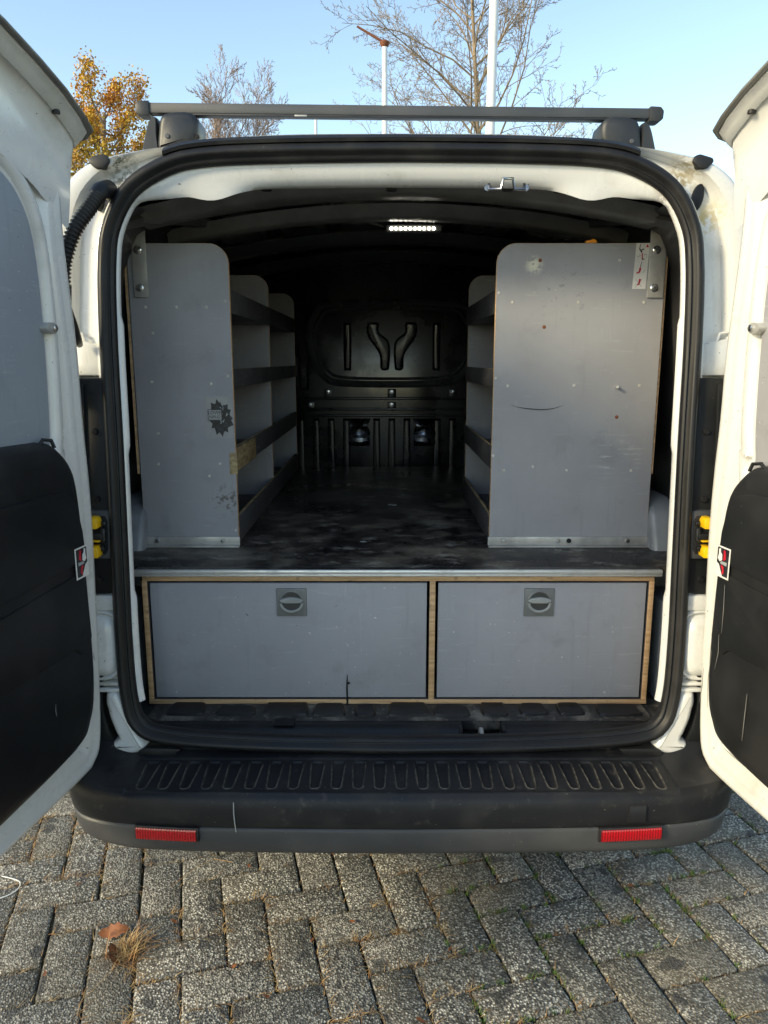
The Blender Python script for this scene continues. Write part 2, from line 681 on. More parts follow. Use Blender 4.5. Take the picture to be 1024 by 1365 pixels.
SEAL = full([(0, 1.851), (.25, 1.848), (.43, 1.840), (.52, 1.818), (.60, 1.766), (.646, 1.685), (.660, 1.60),
             (.662, 1.44), (.656, 1.193), (.652, .941), (.649, .769), (.640, .629), (.615, .558), (.545, .524),
             (.32, .507), (0, .501)])
OUT = full([(0, 1.872), (.3, 1.868), (.5, 1.846), (.6, 1.831), (.67, 1.814), (.715, 1.786), (.745, 1.745),
            (.762, 1.68), (.772, 1.55), (.785, 1.35), (.80, 1.1), (.81, .9), (.81, .7), (.80, .56), (.74, .48),
            (.5, .45), (0, .44)])


def ring(c2, dy):
    return [(CX + q.x, yp(q.y) + (dy(q) if callable(dy) else dy), q.y) for q in c2]


def between(u):
    return [a_.lerp(b_, u) for a_, b_ in zip(SEAL, OUT)]


body_rings = [ring(inset(SEAL, .012), .012), ring(SEAL, .006), ring(between(.10), .010), ring(between(.16), .030),
              ring(between(.52), .036), ring(between(.60), .022), ring(between(.66), .006), ring(between(.88), .0),
              ring(between(.96), .004), ring(OUT, .018)]
for Y, sx, zt in ((1.80, 1.006, 0), (1.86, 1.012, .003), (2.2, 1.03, .012), (3.0, 1.05, .02), (4.2, 1.05, .02), (4.7, 1.03, .0)):
    body_rings.append([(CX + q.x * sx, Y, q.y + zt * smooth01(1.2, 1.8, q.y)) for q in OUT])
for Y, top, sx in ((5.1, 1.45, 1.02), (5.35, 1.12, 1.0), (5.9, .98, .95), (6.0, .8, .9)):
    body_rings.append([(CX + q.x * sx, Y, min(q.y, top - .04 * (q.x / .8) ** 2) if q.y > .9 else q.y) for q in OUT])
body = loft('body_shell', body_rings, 'white_paint', van, cap1=True, ang=50)
box('windscreen', CX - .62, CX + .62, 5.02, 5.03, 1.2, 1.7, 'bulkhead_black', van)

# weatherstrip: fat black bulb with a lip
prof = [(-.002, -.004), (.000, .012), (.006, .022), (.014, .026), (.021, .022), (.024, .014), (.027, .013),
        (.031, .018), (.036, .016), (.039, .008), (.037, -.006)]


def wtop(q):
    return 1 + .08 * smooth01(1.68, 1.84, q.y)


loft('weatherstrip', [ring(inset(SEAL, lambda q, u=u: u * wtop(q)), -w_) for u, w_ in prof], 'rubber', van, ang=60)

# black strip along the rear edge of the roof
top = [q for q in SEAL if q.y > 1.78 and abs(q.x) < .52]
top.sort(key=lambda q: q.x)
rings = []
for u, dy in ((-.002, .02), (-.004, -.012), (.004, -.022), (.011, -.020), (.012, .0)):
    rings.append([(CX + q.x, yp(q.y) + dy, q.y + .010 - u) for q in top])
loft('roof_edge_trim', rings, 'rubber', van, closed=False)

# white folded flange inside the seal, deeper along the header


def wh(q):
    return smooth01(1.74, 1.83, q.y)


def gus(q):   # corner gussets
    return math.exp(-((abs(q.x) - .42) / .065) ** 2) * smooth01(1.7, 1.82, q.y)


def notch(q):
    return .0045 * ((.60 < q.y < .86) or (1.19 < q.y < 1.47)) * (1 - wh(q))


fl = [ring(inset(SEAL, .036), -.002), ring(inset(SEAL, lambda q: .040 + .010 * wh(q)), -.001),
      ring(inset(SEAL, lambda q: .043 + .026 * wh(q) + notch(q)), lambda q: .004 + .012 * wh(q)),
      ring(inset(SEAL, lambda q: .044 + .036 * wh(q) + .012 * gus(q) + notch(q)), lambda q: .010 + .039 * wh(q)),
      ring(inset(SEAL, lambda q: .041 + .044 * wh(q) + .022 * gus(q)), lambda q: .016 + .114 * wh(q)),
      ring(inset(SEAL, lambda q: .040), lambda q: .022 + .13 * wh(q))]
# leave the sill out
keep = [i for i in range(N) if SEAL[i].y > .60]
first = next(i for i in range(N) if SEAL[i].y <= .60)
last = max(i for i in range(N) if SEAL[i].y <= .60)
order = list(range(last + 1, N)) + list(range(0, first))
flange = loft('door_flange', [[r[i] for i in order] for r in fl], 'white_paint', van, closed=False, ang=60)

# slots in the header and the lock striker
for hx in (-.40, -.30, -.02, .24, .355):
    zz = 1.7595 if abs(hx) > .3 else 1.763
    v_, f_ = tube_vf([(CX + hx, yp(1.76) + .055, zz), (CX + hx, yp(1.76) + .055, zz + .006)], [.012, .012], 12)
    obj('header_hole', v_, f_, 'dark_gap', van)
v_, f_ = join([tube_vf([(.228, 1.735, 1.765), (.228, 1.725, 1.752), (.252, 1.72, 1.752), (.256, 1.715, 1.772), (.276, 1.715, 1.772),
                        (.280, 1.72, 1.752), (.304, 1.725, 1.752), (.304, 1.735, 1.765)], .0035, 8),
               disc_v(.224, 1.738, 1.757, .008, .005), disc_v(.308, 1.738, 1.757, .008, .005)])
obj('lock_striker', v_, f_, 'dull_chrome', van)


# --------------------------------------------------- inside: side walls, ceiling, bulkhead, floor
def arch(x, base):
    return base - .18 * (x - CX) ** 2


for s in (-1, 1):
    rings = []
    for Y in (1.80, 2.2, 2.7, 3.2, 3.62):
        rings.append([(CX + s * h, Y, z) for h, z in ((.60, 1.735), (.66, 1.70), (.70, 1.62), (.73, 1.4), (.755, 1.15),
                                                      (.765, .9), (.765, .53))])
    loft('inner_side_wall', rings, 'lining_black', van, closed=False)
    # wheel arch box, pale grey metal showing beside the racking
    x0, x1 = sorted((CX + s * .682, CX + s * .76))
    pts = [(1.93, .53), (1.93, .80), (1.945, .90), (1.985, .99), (2.06, 1.02), (2.4, 1.02), (2.6, .9), (2.68, .53)]
    v_ = [(x, y, z) for x in (x0, x1) for y, z in pts]
    n = len(pts)
    f_ = [tuple(range(n)), tuple(range(2 * n - 1, n - 1, -1))] + [(i, (i + 1) % n, n + (i + 1) % n, n + i) for i in range(n)]
    obj('wheel_arch', v_, f_, 'grey_metal', van, bevel=.015, segs=3)
    box('lower_side_panel', CX + s * .69 - .03, CX + s * .69 + .03, 1.80, 1.92, .53, .80, 'grey_metal', van, .006)
    # D-pillar inner strut running up to the roof
    v_, f_ = tube_vf([(CX + s * .655, 1.84, 1.70), (CX + s * .62, 1.90, 1.725), (CX + s * .56, 2.02, 1.748), (CX + s * .50, 2.2, 1.765)],
                     [.018, .022, .022, .02], 6)
    obj('pillar_strut', v_, f_, 'strut_grey', van)
xs = [CX + .62 * (i / 20 - 1) for i in range(41)]
loft('ceiling', [[(x, Y, arch(x, 1.815)) for x in xs] for Y in (1.80, 2.2, 2.7, 3.2, 3.62)], 'bulkhead_black', van, closed=False)
ceiling = bpy.data.objects['ceiling']
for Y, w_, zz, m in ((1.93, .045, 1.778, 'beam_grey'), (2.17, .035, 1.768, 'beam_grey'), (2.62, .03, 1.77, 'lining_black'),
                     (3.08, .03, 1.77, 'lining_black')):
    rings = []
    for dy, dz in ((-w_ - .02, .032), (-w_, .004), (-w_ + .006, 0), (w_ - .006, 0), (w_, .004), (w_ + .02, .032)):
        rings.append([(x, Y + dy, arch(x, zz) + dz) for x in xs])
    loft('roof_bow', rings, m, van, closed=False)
for Y0, Y1 in ((2.02, 2.10), (2.26, 2.56)):      # pressed roof panels between the bows
    for k in range(-3, 3):
        xa, xb = CX + k * .19 + .02, CX + k * .19 + .165
        v_ = [(x, y, arch(x, 1.811 if top_ else 1.803)) for top_ in (1, 0) for x, y in
              (((xa, Y0), (xb, Y0), (xb, Y1), (xa, Y1)) if top_ else
               ((xa + .01, Y0 + .01), (xb - .01, Y0 + .01), (xb - .01, Y1 - .01), (xa + .01, Y1 - .01)))]
        obj('roof_pressing', v_, [(0, 1, 5, 4), (1, 2, 6, 5), (2, 3, 7, 6), (3, 0, 4, 7), (4, 5, 6, 7)], 'bulkhead_black', van, bevel=.003)
lamp = box('interior_lamp', .005, .165, 2.265, 2.30, 1.752, 1.772, 'lamp_lens', van, .006)
for k in range(10):
    box('diode', .018 + k * .0135, .0235 + k * .0135, 2.262, 2.2645, 1.757, 1.7635, 'lamp_diffuser', lamp, .0005)
tube('lamp_lead', [(.005, 2.28, 1.765), (-.04, 2.25, 1.775), (-.09, 2.24, 1.785)], .004, 'hose_black', van)

# bulkhead, pressed black steel
bulk = box('bulkhead', CX - .80, CX + .80, 3.58, 3.62, .53, 1.82, 'bulkhead_black', van, .004)
BY = 3.578


def strip_frame(name, pts, r, closed=True, mat='bulkhead_black'):
    c2 = resample(catmull(pts, 8, closed), 90, closed)
    path = [(q.x, BY, q.y) for q in c2]
    prf = [(-1, .0), (-.6, .7), (0, 1), (.6, .7), (1, 0)]
    rings_ = []
    for a_, h_ in prf:
        oc = inset(c2, a_ * r) if closed else [q for q in c2]
        rings_.append([(q.x, BY - h_ * r * .9, q.y) for q in oc])
    if closed:
        rings_t = [list(z) for z in rings_]
        return loft(name, rings_t, mat, bulk)
    v__, f__ = tube_vf(path, r, 8)
    return obj(name, v__, f__, mat, bulk)


def pad(pts, r):
    c_ = resample(catmull(pts, 6, True), 70, True)
    return loft('rib', [[(q.x, BY - h_, q.y) for q in inset(c_, i_)] for i_, h_ in ((0, -.001), (r * .25, r * .45), (r * .6, r * .85), (r * 1.1, r))], 'bulkhead_black', bulk, cap1=True, ang=70)


wx, wz0, wz1 = .385, 1.285, 1.645
fr = [(CX - wx + .12, wz1), (CX + wx - .12, wz1), (CX + wx - .03, wz1 - .05), (CX + wx, wz1 - .14), (CX + wx - .02, wz0 + .11),
      (CX + wx - .06, wz0 + .04), (CX + wx - .16, wz0), (CX - wx + .16, wz0), (CX - wx + .06, wz0 + .04), (CX - wx + .02, wz0 + .11), (CX - wx, wz1 - .14),
      (CX - wx + .03, wz1 - .05)]
strip_frame('window_pressing', fr, .016, mat='pressing_highlight')
c2 = [Vector(((q[0] - CX) * .93 + CX, (q[1] - 1.465) * .86 + 1.465)) for q in fr]
strip_frame('window_pressing', c2, .007, mat='pressing_highlight')
for s in (-1, 1):
    for pts in ([(.225, 1.585), (.215, 1.60), (.20, 1.60), (.19, 1.585), (.19, 1.36), (.20, 1.345), (.215, 1.345), (.225, 1.36)],
                [(.115, 1.595), (.10, 1.605), (.075, 1.605), (.06, 1.595), (.06, 1.53), (.012, 1.47), (.012, 1.36), (.025, 1.345), (.045, 1.345), (.055, 1.36),
                 (.06, 1.42), (.112, 1.50)]):
        pad([(CX + s * a_, b_ if b_ < 1.5 else 1.5 + (b_ - 1.5) * .6) for a_, b_ in pts], .010)
    strip_frame('rib', [(CX + s * a_, b_) for a_, b_ in ((.43, 1.53), (.41, 1.545), (.395, 1.53), (.395, 1.28), (.41, 1.265), (.43, 1.28))], .006)
for z in (1.215, 1.165, 1.135):
    box('ledge', CX - .70, CX + .70, 3.560, 3.579, z - .006, z + .006, 'bulkhead_black', bulk, .004)
for k in range(-6, 7):
    if k in (-2, 2):
        continue
    xk = CX + k * .072
    pad([(xk - .016, 1.10), (xk - .010, 1.115), (xk + .010, 1.115), (xk + .016, 1.10), (xk + .016, .80), (xk, .78), (xk - .016, .80)], .006)
for xk in (-.155, .155):
    rings = []
    for z, d, hw in ((1.12, .002, .055), (1.10, .022, .045), (1.085, .03, .035), (1.075, .022, .045), (1.055, .012, .052),
                     (1.045, .03, .05), (1.03, .028, .048), (1.02, .012, .05), (1.00, .028, .05), (.99, .01, .048)):
        rings.append([(CX + xk + hw * u, BY - d * (1 - .35 * abs(u)), z) for u in (-1, -.8, -.4, 0, .4, .8, 1)])
    loft('vent_louvre', rings, 'dull_chrome', bulk, closed=False)
for xk, z in ((-.30, 1.245), (.0, 1.245), (.29, 1.245), (-.385, 1.185), (.0, 1.185)):
    v_, f_ = disc_v(CX + xk, BY, z, .011, .012)
    obj('bolt', v_, f_, 'dull_chrome', bulk)
    box('bolt_plate', CX + xk - .02, CX + xk + .02, BY - .004, BY + .002, z - .028, z + .014, 'bulkhead_black', bulk, .004)
box('load_floor', CX - .76, CX + .76, 1.70, 3.58, .50, .528, 'sill_dirt', van, .003)

# --------------------------------------------------- sill
sy0, sy1 = 1.632, 1.79


def sill_ring(y, z, w_):
    return [(CX + w_ * u, y, z) for u in [i / 40 - 1 for i in range(81)]]


GAP = (.185, .285)
rings = [sill_ring(1.80, .536, .615), sill_ring(1.70, .536, .615), sill_ring(1.684, .533, .61)]
loft('sill_plate', rings, 'sill_dirt', van, closed=False)
sill = bpy.data.objects['sill_plate']
for xa, xb in ((CX - .60, GAP[0]), (GAP[1], CX + .60)):
    nseg = 30
    rr_ = []
    for y, z in ((1.690, .530), (1.684, .533), (1.664, .531), (1.652, .522), (1.640, .500), (1.628, .494), (1.615, .497), (1.605, .480)):
        rr_.append([(xa + (xb - xa) * i / nseg, y, z) for i in range(nseg + 1)])
    loft('sill_lip', rr_, 'rubber', sill, closed=False)
box('latch_recess', GAP[0] - .002, GAP[1] + .002, 1.612, 1.692, .40, .485, 'mud', sill, .004)
for xa in (GAP[0] - .001, GAP[1] + .001):
    box('recess_side', xa - .003, xa + .003, 1.64, 1.69, .48, .531, 'matte_black', sill, .001)
v_, f_ = tube_vf([(.232, 1.665, .47), (.232, 1.665, .522), (.232, 1.650, .528), (.232, 1.638, .520), (.232, 1.636, .47)], .0055, 10)
obj('latch_pin', v_, f_, 'galvanised', sill)
rp = random.Random(5)
xk = CX - .57
while xk < CX + .53:
    w_ = rp.uniform(.05, .11)
    d0, d1 = 1.70 + rp.uniform(-.002, .006), 1.765 + rp.uniform(-.015, .01)
    pts = [(xk + .008, d0), (xk + w_ - .008, d0), (xk + w_, d0 + .012), (xk + w_ - .004, d1 - .01), (xk + w_ - .014, d1), (xk + .012, d1), (xk, d1 - .012), (xk - .002, d0 + .01)]
    c2 = resample(catmull(pts, 5, True), 32, True)
    loft('sill_pad', [[(q.x, q.y, z) for q in inset(c2, i_)] for i_, z in ((0, .535), (.001, .540), (.004, .5425), (.009, .542))], 'rubber', sill, cap1=True)
    xk += w_ + rp.uniform(.012, .035)
box('torn_patch', -.265, -.215, 1.655, 1.69, .5345, .537, 'dark_gap', sill, .003)

# --------------------------------------------------- bumper
FR = catmull([(0, 1.420), (.3, 1.424), (.50, 1.432), (.62, 1.446), (.695, 1.475), (.734, 1.53), (.755, 1.62), (.767, 1.8), (.78, 2.1)], 10)
IN = catmull([(0, 1.607), (.3, 1.607), (.50, 1.608), (.60, 1.612), (.655, 1.625), (.69, 1.66), (.71, 1.73), (.72, 1.85), (.73, 2.1)], 10)


def mirror(c, n):
    a_ = resample(c, n)
    return [Vector((-q.x, q.y)) for q in a_[:0:-1]] + a_


NB = 900
fr_, in_ = mirror(FR, NB), mirror(IN, NB)
# match the columns by x in the middle part so that the tread runs straight


def inner_for(i, q):
    h = abs(q.x)
    p = in_[i]
    if h < .62:
        t_ = Vector((q.x, 1.607 if h < .5 else 1.607 + .010 * smooth01(.5, .62, h)))
        return t_.lerp(p, smooth01(.45, .62, h))
    return p


ROWS = 84


def tread(x, y, dusty_glint=False):
    """height of the moulded tread on the step"""
    h = abs(x)
    k = round(x / .0463)
    z = 0
    edge = smooth01(1.432, 1.438, y) * (1 - smooth01(1.556, 1.564, y)) * (1 - smooth01(.585, .592, h))
    z -= .0025 * edge
    if abs(k) <= 12 and 1.43 < y < 1.58:
        u = (y - 1.447) / (1.552 - 1.447)
        hw = .0085 + .0055 * max(0, min(1, u))
        d = abs(x - k * .0463)
        dy = max(1.447 - y, y - 1.552)
        sd = max(d - hw, dy)
        if d > hw - .008 and dy > -.008:
            sd = math.hypot(max(0, d - hw + .008), max(0, dy + .008)) - .008
        z -= .0035 * (1 - smooth01(-.003, .0005, sd))
        rim = math.exp(-((sd - .0015) / .0014) ** 2) * (1 - smooth01(.7, 1, u))
        z += .0024 * rim
        if dusty_glint:
            return rim
    if dusty_glint:
        fy = math.exp(-((y - 1.435) / .003) ** 2) * (1 - smooth01(.585, .592, h))
        return .6 * fy
    return z


rings = []
dusty_glint = []
for j in range(ROWS + 1):
    u = j / ROWS
    r = []
    for i, q in enumerate(fr_):
        p = inner_for(i, q)
        w = p.lerp(q, u)
        lift = .055 * smooth01(.58, .72, abs(p.x)) * (1 - smooth01(.1, .95, u))
        z = .505 - .006 * u + lift + .012 * (1 - smooth01(0, .06, u)) - .006 * smooth01(.965, 1, u)
        r.append((CX + w.x, w.y, z + tread(w.x, w.y)))
        dusty_glint.append(tread(w.x, w.y, True))
    rings.append(r)


def fr_off(i, o):
    a_ = fr_[max(0, i - 1)]
    b_ = fr_[min(len(fr_) - 1, i + 1)]
    d = (b_ - a_).normalized()
    return fr_[i] + Vector((d.y, -d.x)) * o


for o, z in ((.004, .489), (.008, .481), (.0095, .466), (.009, .446), (.006, .428), (.002, .4205), (-.004, .418)):
    rings.append([(CX + fr_off(i, o).x, fr_off(i, o).y, z) for i in range(len(fr_))])
bumper = loft('bumper', rings, 'bumper_tread', van, closed=False, ang=45)
at_ = bumper.data.attributes.new('dusty_glint', 'FLOAT', 'POINT')
at_.data.foreach_set('value', dusty_glint + [0.0] * (len(bumper.data.vertices) - len(dusty_glint)))


def lip_z(i, z):
    h = abs(fr_[i].x)
    return z + .014 * smooth01(.55, .77, h)


rr_ = []
for o, z in ((-.002, .420), (.002, .4175), (.004, .412), (-.002, .368), (-.008, .356), (-.022, .350), (-.10, .348)):
    rr_.append([(CX + fr_off(i, o).x, fr_off(i, o).y, lip_z(i, z) if z < .405 else z) for i in range(len(fr_))])
loft('bumper_lip', rr_, 'bumper_grey', bumper, closed=False, ang=45)


def front_patch(name, h0, h1, z0, z1, o, mat, slant=0, bev=.004):
    idx = [i for i in range(len(fr_)) if h0 <= fr_[i].x <= h1]
    idx = idx[::6] + [idx[-1]]
    rr = []
    for dz, do in ((0, -.006), (0, o - .002), (bev, o), (1, o), (2, o - .002), (2, -.006)):
        zz = {0: z0, bev: z0 + bev, 1: z1 - bev, 2: z1}[dz]
        rr.append([(CX + fr_off(i, do).x, fr_off(i, do).y, zz + slant * (abs(fr_[i].x) - .5)) for i in idx])
    v__, f__ = loft_vf(rr, False)
    nn = len(idx)
    f__ += [tuple(k * nn for k in range(6)), tuple(k * nn + nn - 1 for k in range(6))]
    return obj(name, v__, f__, mat, bumper)


for s in (-1, 1):
    a_, b_ = sorted((s * .432 - (.012 if s > 0 else 0), s * .562 - (.012 if s > 0 else 0)))
    front_patch('reflector_rim', a_ - .004, b_ + .004, .3905, .4225, .011, 'matte_black', .012)
    front_patch('reflector', a_, b_, .393, .4195, .014, 'reflector_red', .012)
front_patch('tow_eye_cover', .478, .514, .436, .473, .0135, 'bumper_plastic', 0, .003)
front_patch('tow_eye_gap', .476, .516, .434, .475, .0118, 'dark_gap', 0, .002)
v_, f_ = tube_vf([(-.314, 1.4135, .486), (-.314, 1.4110, .462), (-.313, 1.412, .44), (-.312, 1.4165, .416)], .0013, 6)
obj('scratch', v_, f_, 'sticker_grey', bumper)


# --------------------------------------------------- pillars: trims, door checks, lamp housings
def side_poly(name, pts, y0, y1, s, mat, parent, bevel=.004, **kw):
    """extruded polygon in the rear plane; pts are (half width, z); the rear plane leans with height"""
    n_ = len(pts)
    v__ = [(CX + s * h, yp(z) + y0, z) for h, z in pts] + [(CX + s * h, yp(z) + y1, z) for h, z in pts]
    f__ = [tuple(range(n_)), tuple(range(2 * n_ - 1, n_ - 1, -1))] + [(i, (i + 1) % n_, n_ + (i + 1) % n_, n_ + i) for i in range(n_)]
    return obj(name, v__, f__, mat, parent, bevel=bevel, **kw)


for s in (-1, 1):
    trim = side_poly('pillar_trim', [(.648, 1.352), (.735, 1.352), (.742, 1.335), (.742, .872), (.645, .872)], -.006, .03, s, 'black_plastic', van)
    side_poly('trim_edge', [(.700, 1.34), (.712, 1.34), (.712, .88), (.700, .88)], -.012, .0, s, 'black_plastic', trim, .003)
    for hz in (1.235, 1.085, .905):
        v_, f_ = disc_v(CX + s * .679, yp(hz) - .006, hz, .0075, .006)
        obj('screw', v_, f_, 'rubber', trim)
    chk = side_poly('door_check', [(.650, 1.062), (.72, 1.062), (.72, .952), (.650, .952)], -.016, .01, s, 'bumper_grey', van, .006)
    c_pts = [(.655, 1.040), (.661, 1.050), (.72, 1.050), (.72, .964), (.661, .964), (.655, .974)]
    side_poly('check_recess', c_pts, -.0175, .0, s, 'dark_gap', chk, .002)
    side_poly('check_arm', [(.662, 1.012), (.725, 1.016), (.725, 1.000), (.662, .998)], -.030, -.01, s, 'rubber', chk, .003)
    side_poly('check_arm', [(.658, 1.024), (.670, 1.026), (.670, .990), (.658, .992)], -.026, -.01, s, 'hose_black', chk, .004)
    side_poly('check_arm', [(.660, .984), (.71, .988), (.71, .976), (.660, .972)], -.028, -.01, s, 'rubber', chk, .003)
    side_poly('roller', [(.657, 1.038), (.668, 1.040), (.668, 1.030), (.657, 1.028)], -.024, -.01, s, 'hose_black', chk, .003)
    for z0 in (1.026, .962):
        side_poly('yellow_stop', [(.668, z0), (.688, z0 - .001), (.690, z0 + .020), (.686, z0 + .025), (.671, z0 + .024), (.667, z0 + .016)],
                  -.045, -.012, s, 'yellow_plastic', chk, .003)
    side_poly('yellow_stop', [(.668, .995), (.688, .996), (.688, .999), (.668, .998)], -.036, -.012, s, 'yellow_plastic', chk, .001)
    # bulged white housing below the trim
    side_poly('pillar_plate', [(.640, .868), (.73, .868), (.73, .832), (.640, .832)], -.008, .03, s, 'white_paint', van, .005)
    c2 = []
    for k in range(64):
        a_ = 2 * math.pi * k / 64
        ca, sa = math.cos(a_), math.sin(a_)
        c2.append(Vector((.700 + .062 * math.copysign(abs(ca) ** .55, ca) + (.018 if sa < 0 and ca > 0 else 0) * sa * ca * -1.0, .752 + .078 * math.copysign(abs(sa) ** .55, sa))))
    rings = [[(CX + s * q.x, yp(q.y) + d, q.y) for q in inset(c2, i_)] for i_, d in
             ((-.004, .03), (-.004, -.004), (0, -.008), (.004, -.006), (.006, -.001), (.011, -.010), (.019, -.018), (.030, -.021))]
    loft('lamp_housing_back', rings, 'white_paint', van, cap1=True, ang=60)
    side_poly('pillar_seam', [(.638, .668), (.70, .668), (.70, .660), (.638, .660)], -.010, .02, s, 'seam_sealer', van, .003)
    side_poly('pillar_seam', [(.640, .655), (.695, .655), (.695, .646), (.640, .646)], -.012, .02, s, 'white_paint', van, .003)
    foot = [(.645, .645), (.672, .645), (.676, .62), (.672, .605), (.668, .585), (.655, .55), (.648, .535), (.662, .525), (.655, .508), (.62, .498),
            (.585, .515), (.60, .55), (.625, .60)]
    c2 = resample(catmull(foot, 5, True), 70, True)
    rings = [[(CX + s * q.x, yp(q.y) + d, q.y) for q in inset(c2, i_)] for i_, d in ((-.002, .03), (-.001, .004), (.001, -.004), (.004, -.010), (.009, -.014), (.014, -.0155))]
    loft('pillar_foot', rings, 'white_paint', van, cap1=True, ang=60)
    cg = [(.678, .705), (.715, .74), (.76, .74), (.76, .52), (.66, .528), (.672, .56), (.682, .60), (.684, .635)]
    side_poly('corner_guard', cg, -.006, .035, s, 'black_plastic', van, .004)
    side_poly('corner_guard_rib', [(.70, .56), (.712, .56), (.74, .70), (.728, .70)], -.014, 0, s, 'black_plastic', van, .003)
    # rubber mat corner over the end of the step
    side_poly('corner_mat', [(.50, .517), (.585, .520), (.602, .510), (.600, .498), (.52, .498)], -.02, .01, s, 'rubber', van, .004)
    # black cap on the roof corner, hinge seam and folded gutter
    cap = [(.630, 1.812), (.634, 1.823), (.646, 1.828), (.674, 1.820), (.678, 1.812), (.662, 1.797), (.644, 1.797)]
    side_poly('roof_end_cap', cap, -.004, .05, s, 'matte_black', van, .005)
    # fold and joint above the black trim
    tube('panel_joint', [(CX + s * h, yp(z) + .018, z) for h, z in ((.735, 1.452), (.712, 1.449), (.705, 1.430), (.690, 1.427), (.686, 1.41), (.686, 1.356))], .0035,
         'seam_sealer', van, 6)
    side_poly('hinge_plate', [(.655, 1.42), (.735, 1.44), (.735, 1.356), (.655, 1.356)], .012, .04, s, 'white_paint', van, .006)
# wiring hose on one pillar, blanked hole on the other
hp = [(-.600, 1.735, 1.752), (-.598, 1.69, 1.742), (-.612, 1.65, 1.70), (-.635, 1.62, 1.65), (-.657, 1.61, 1.585), (-.668, 1.62, 1.53)]
c3 = resample(catmull(hp, 16), 210)
v_, f_ = tube_vf(c3, [.0145 + .0022 * math.sin(i * 1.05) for i in range(210)], 16)
hose = obj('wiring_hose', v_, f_, 'hose_black', van, ang=80)
tube('hose_cuff', resample(catmull([hp[0], hp[1], (-.603, 1.675, 1.728)], 6), 10), [.022, .021, .020, .0195, .019, .0185, .018, .018, .0175, .017], 'rubber', hose, 16)
tube('hose_end', [(-.667, 1.625, 1.545), (-.670, 1.63, 1.50), (-.664, 1.64, 1.46), (-.665, 1.66, 1.435), (-.67, 1.69, 1.425)], [.016, .013, .014, .013, .008], 'hose_black', hose, 12)
v_ = []
for k in range(24):
    a_ = 2 * math.pi * k / 24
    h, z = .655 + .013 * math.cos(a_) + .006 * math.sin(a_), 1.742 + .030 * math.sin(a_)
    v_.append((CX + h, yp(z) + .024, z))
v2 = [(x, y + .03, z) for x, y, z in v_]
obj('hole_plug', v_ + v2, [tuple(range(24))] + [(i, (i + 1) % 24, 24 + (i + 1) % 24, 24 + i) for i in range(24)], 'rubber', van, bevel=.003)
v_ = [(CX - h * 1, yp(z) + .016, z) for h, z in ((.668, 1.775), (.657, 1.77), (.652, 1.745), (.658, 1.72), (.668, 1.712), (.675, 1.73), (.677, 1.76))]
v2 = [(x, y + .03, z) for x, y, z in v_]
obj('hose_socket', v_ + v2, [tuple(range(7))] + [(i, (i + 1) % 7, 7 + (i + 1) % 7, 7 + i) for i in range(7)], 'rubber', van, bevel=.004)


# --------------------------------------------------- rear doors
DA = R(8.4)


class Door:
    def __init__(s, side, p0):
        s.d = Vector((side * math.sin(DA), -math.cos(DA), 0))
        s.n = Vector((-side * math.cos(DA), -math.sin(DA), 0))
        s.p = Vector((p0[0], p0[1], 0))
        s.side = side

    def at(s, t_, z, o):
        return s.p + s.d * t_ + s.n * o + Vector((0, 0, z))

    def rings(s, c2, spec):
        return [[s.at(q.x, q.y, o) for q in inset(c2, i_)] for i_, o in spec]


DOOR_OUT = [(.012, .545), (-.006, .69), (-.018, .885), (-.026, 1.036), (-.026, 1.15), (-.021, 1.266), (-.020, 1.42), (-.004, 1.61), (-.004, 1.74),
            (-.010, 1.804), (.02, 1.828), (.08, 1.862), (.158, 1.893), (.35, 1.925), (.70, 1.945), (.742, 1.90), (.75, 1.6), (.75, .9), (.748, .55), (.72, .507),
            (.40, .503), (.10, .497), (.045, .505)]
TRIM = [(.66, 1.215), (.30, 1.217), (.13, 1.215), (.092, 1.210), (.050, 1.172), (.030, 1.12), (.021, 1.0), (.018, .8), (.026, .69), (.048, .635), (.10, .598),
        (.30, .585), (.66, .585), (.70, .62), (.70, 1.17)]
LINING = [(.66, 1.742), (.27, 1.742), (.186, 1.727), (.127, 1.694), (.090, 1.63), (.077, 1.505), (.082, 1.3), (.095, 1.20), (.12, 1.17), (.66, 1.17), (.70, 1.20), (.70, 1.71)]
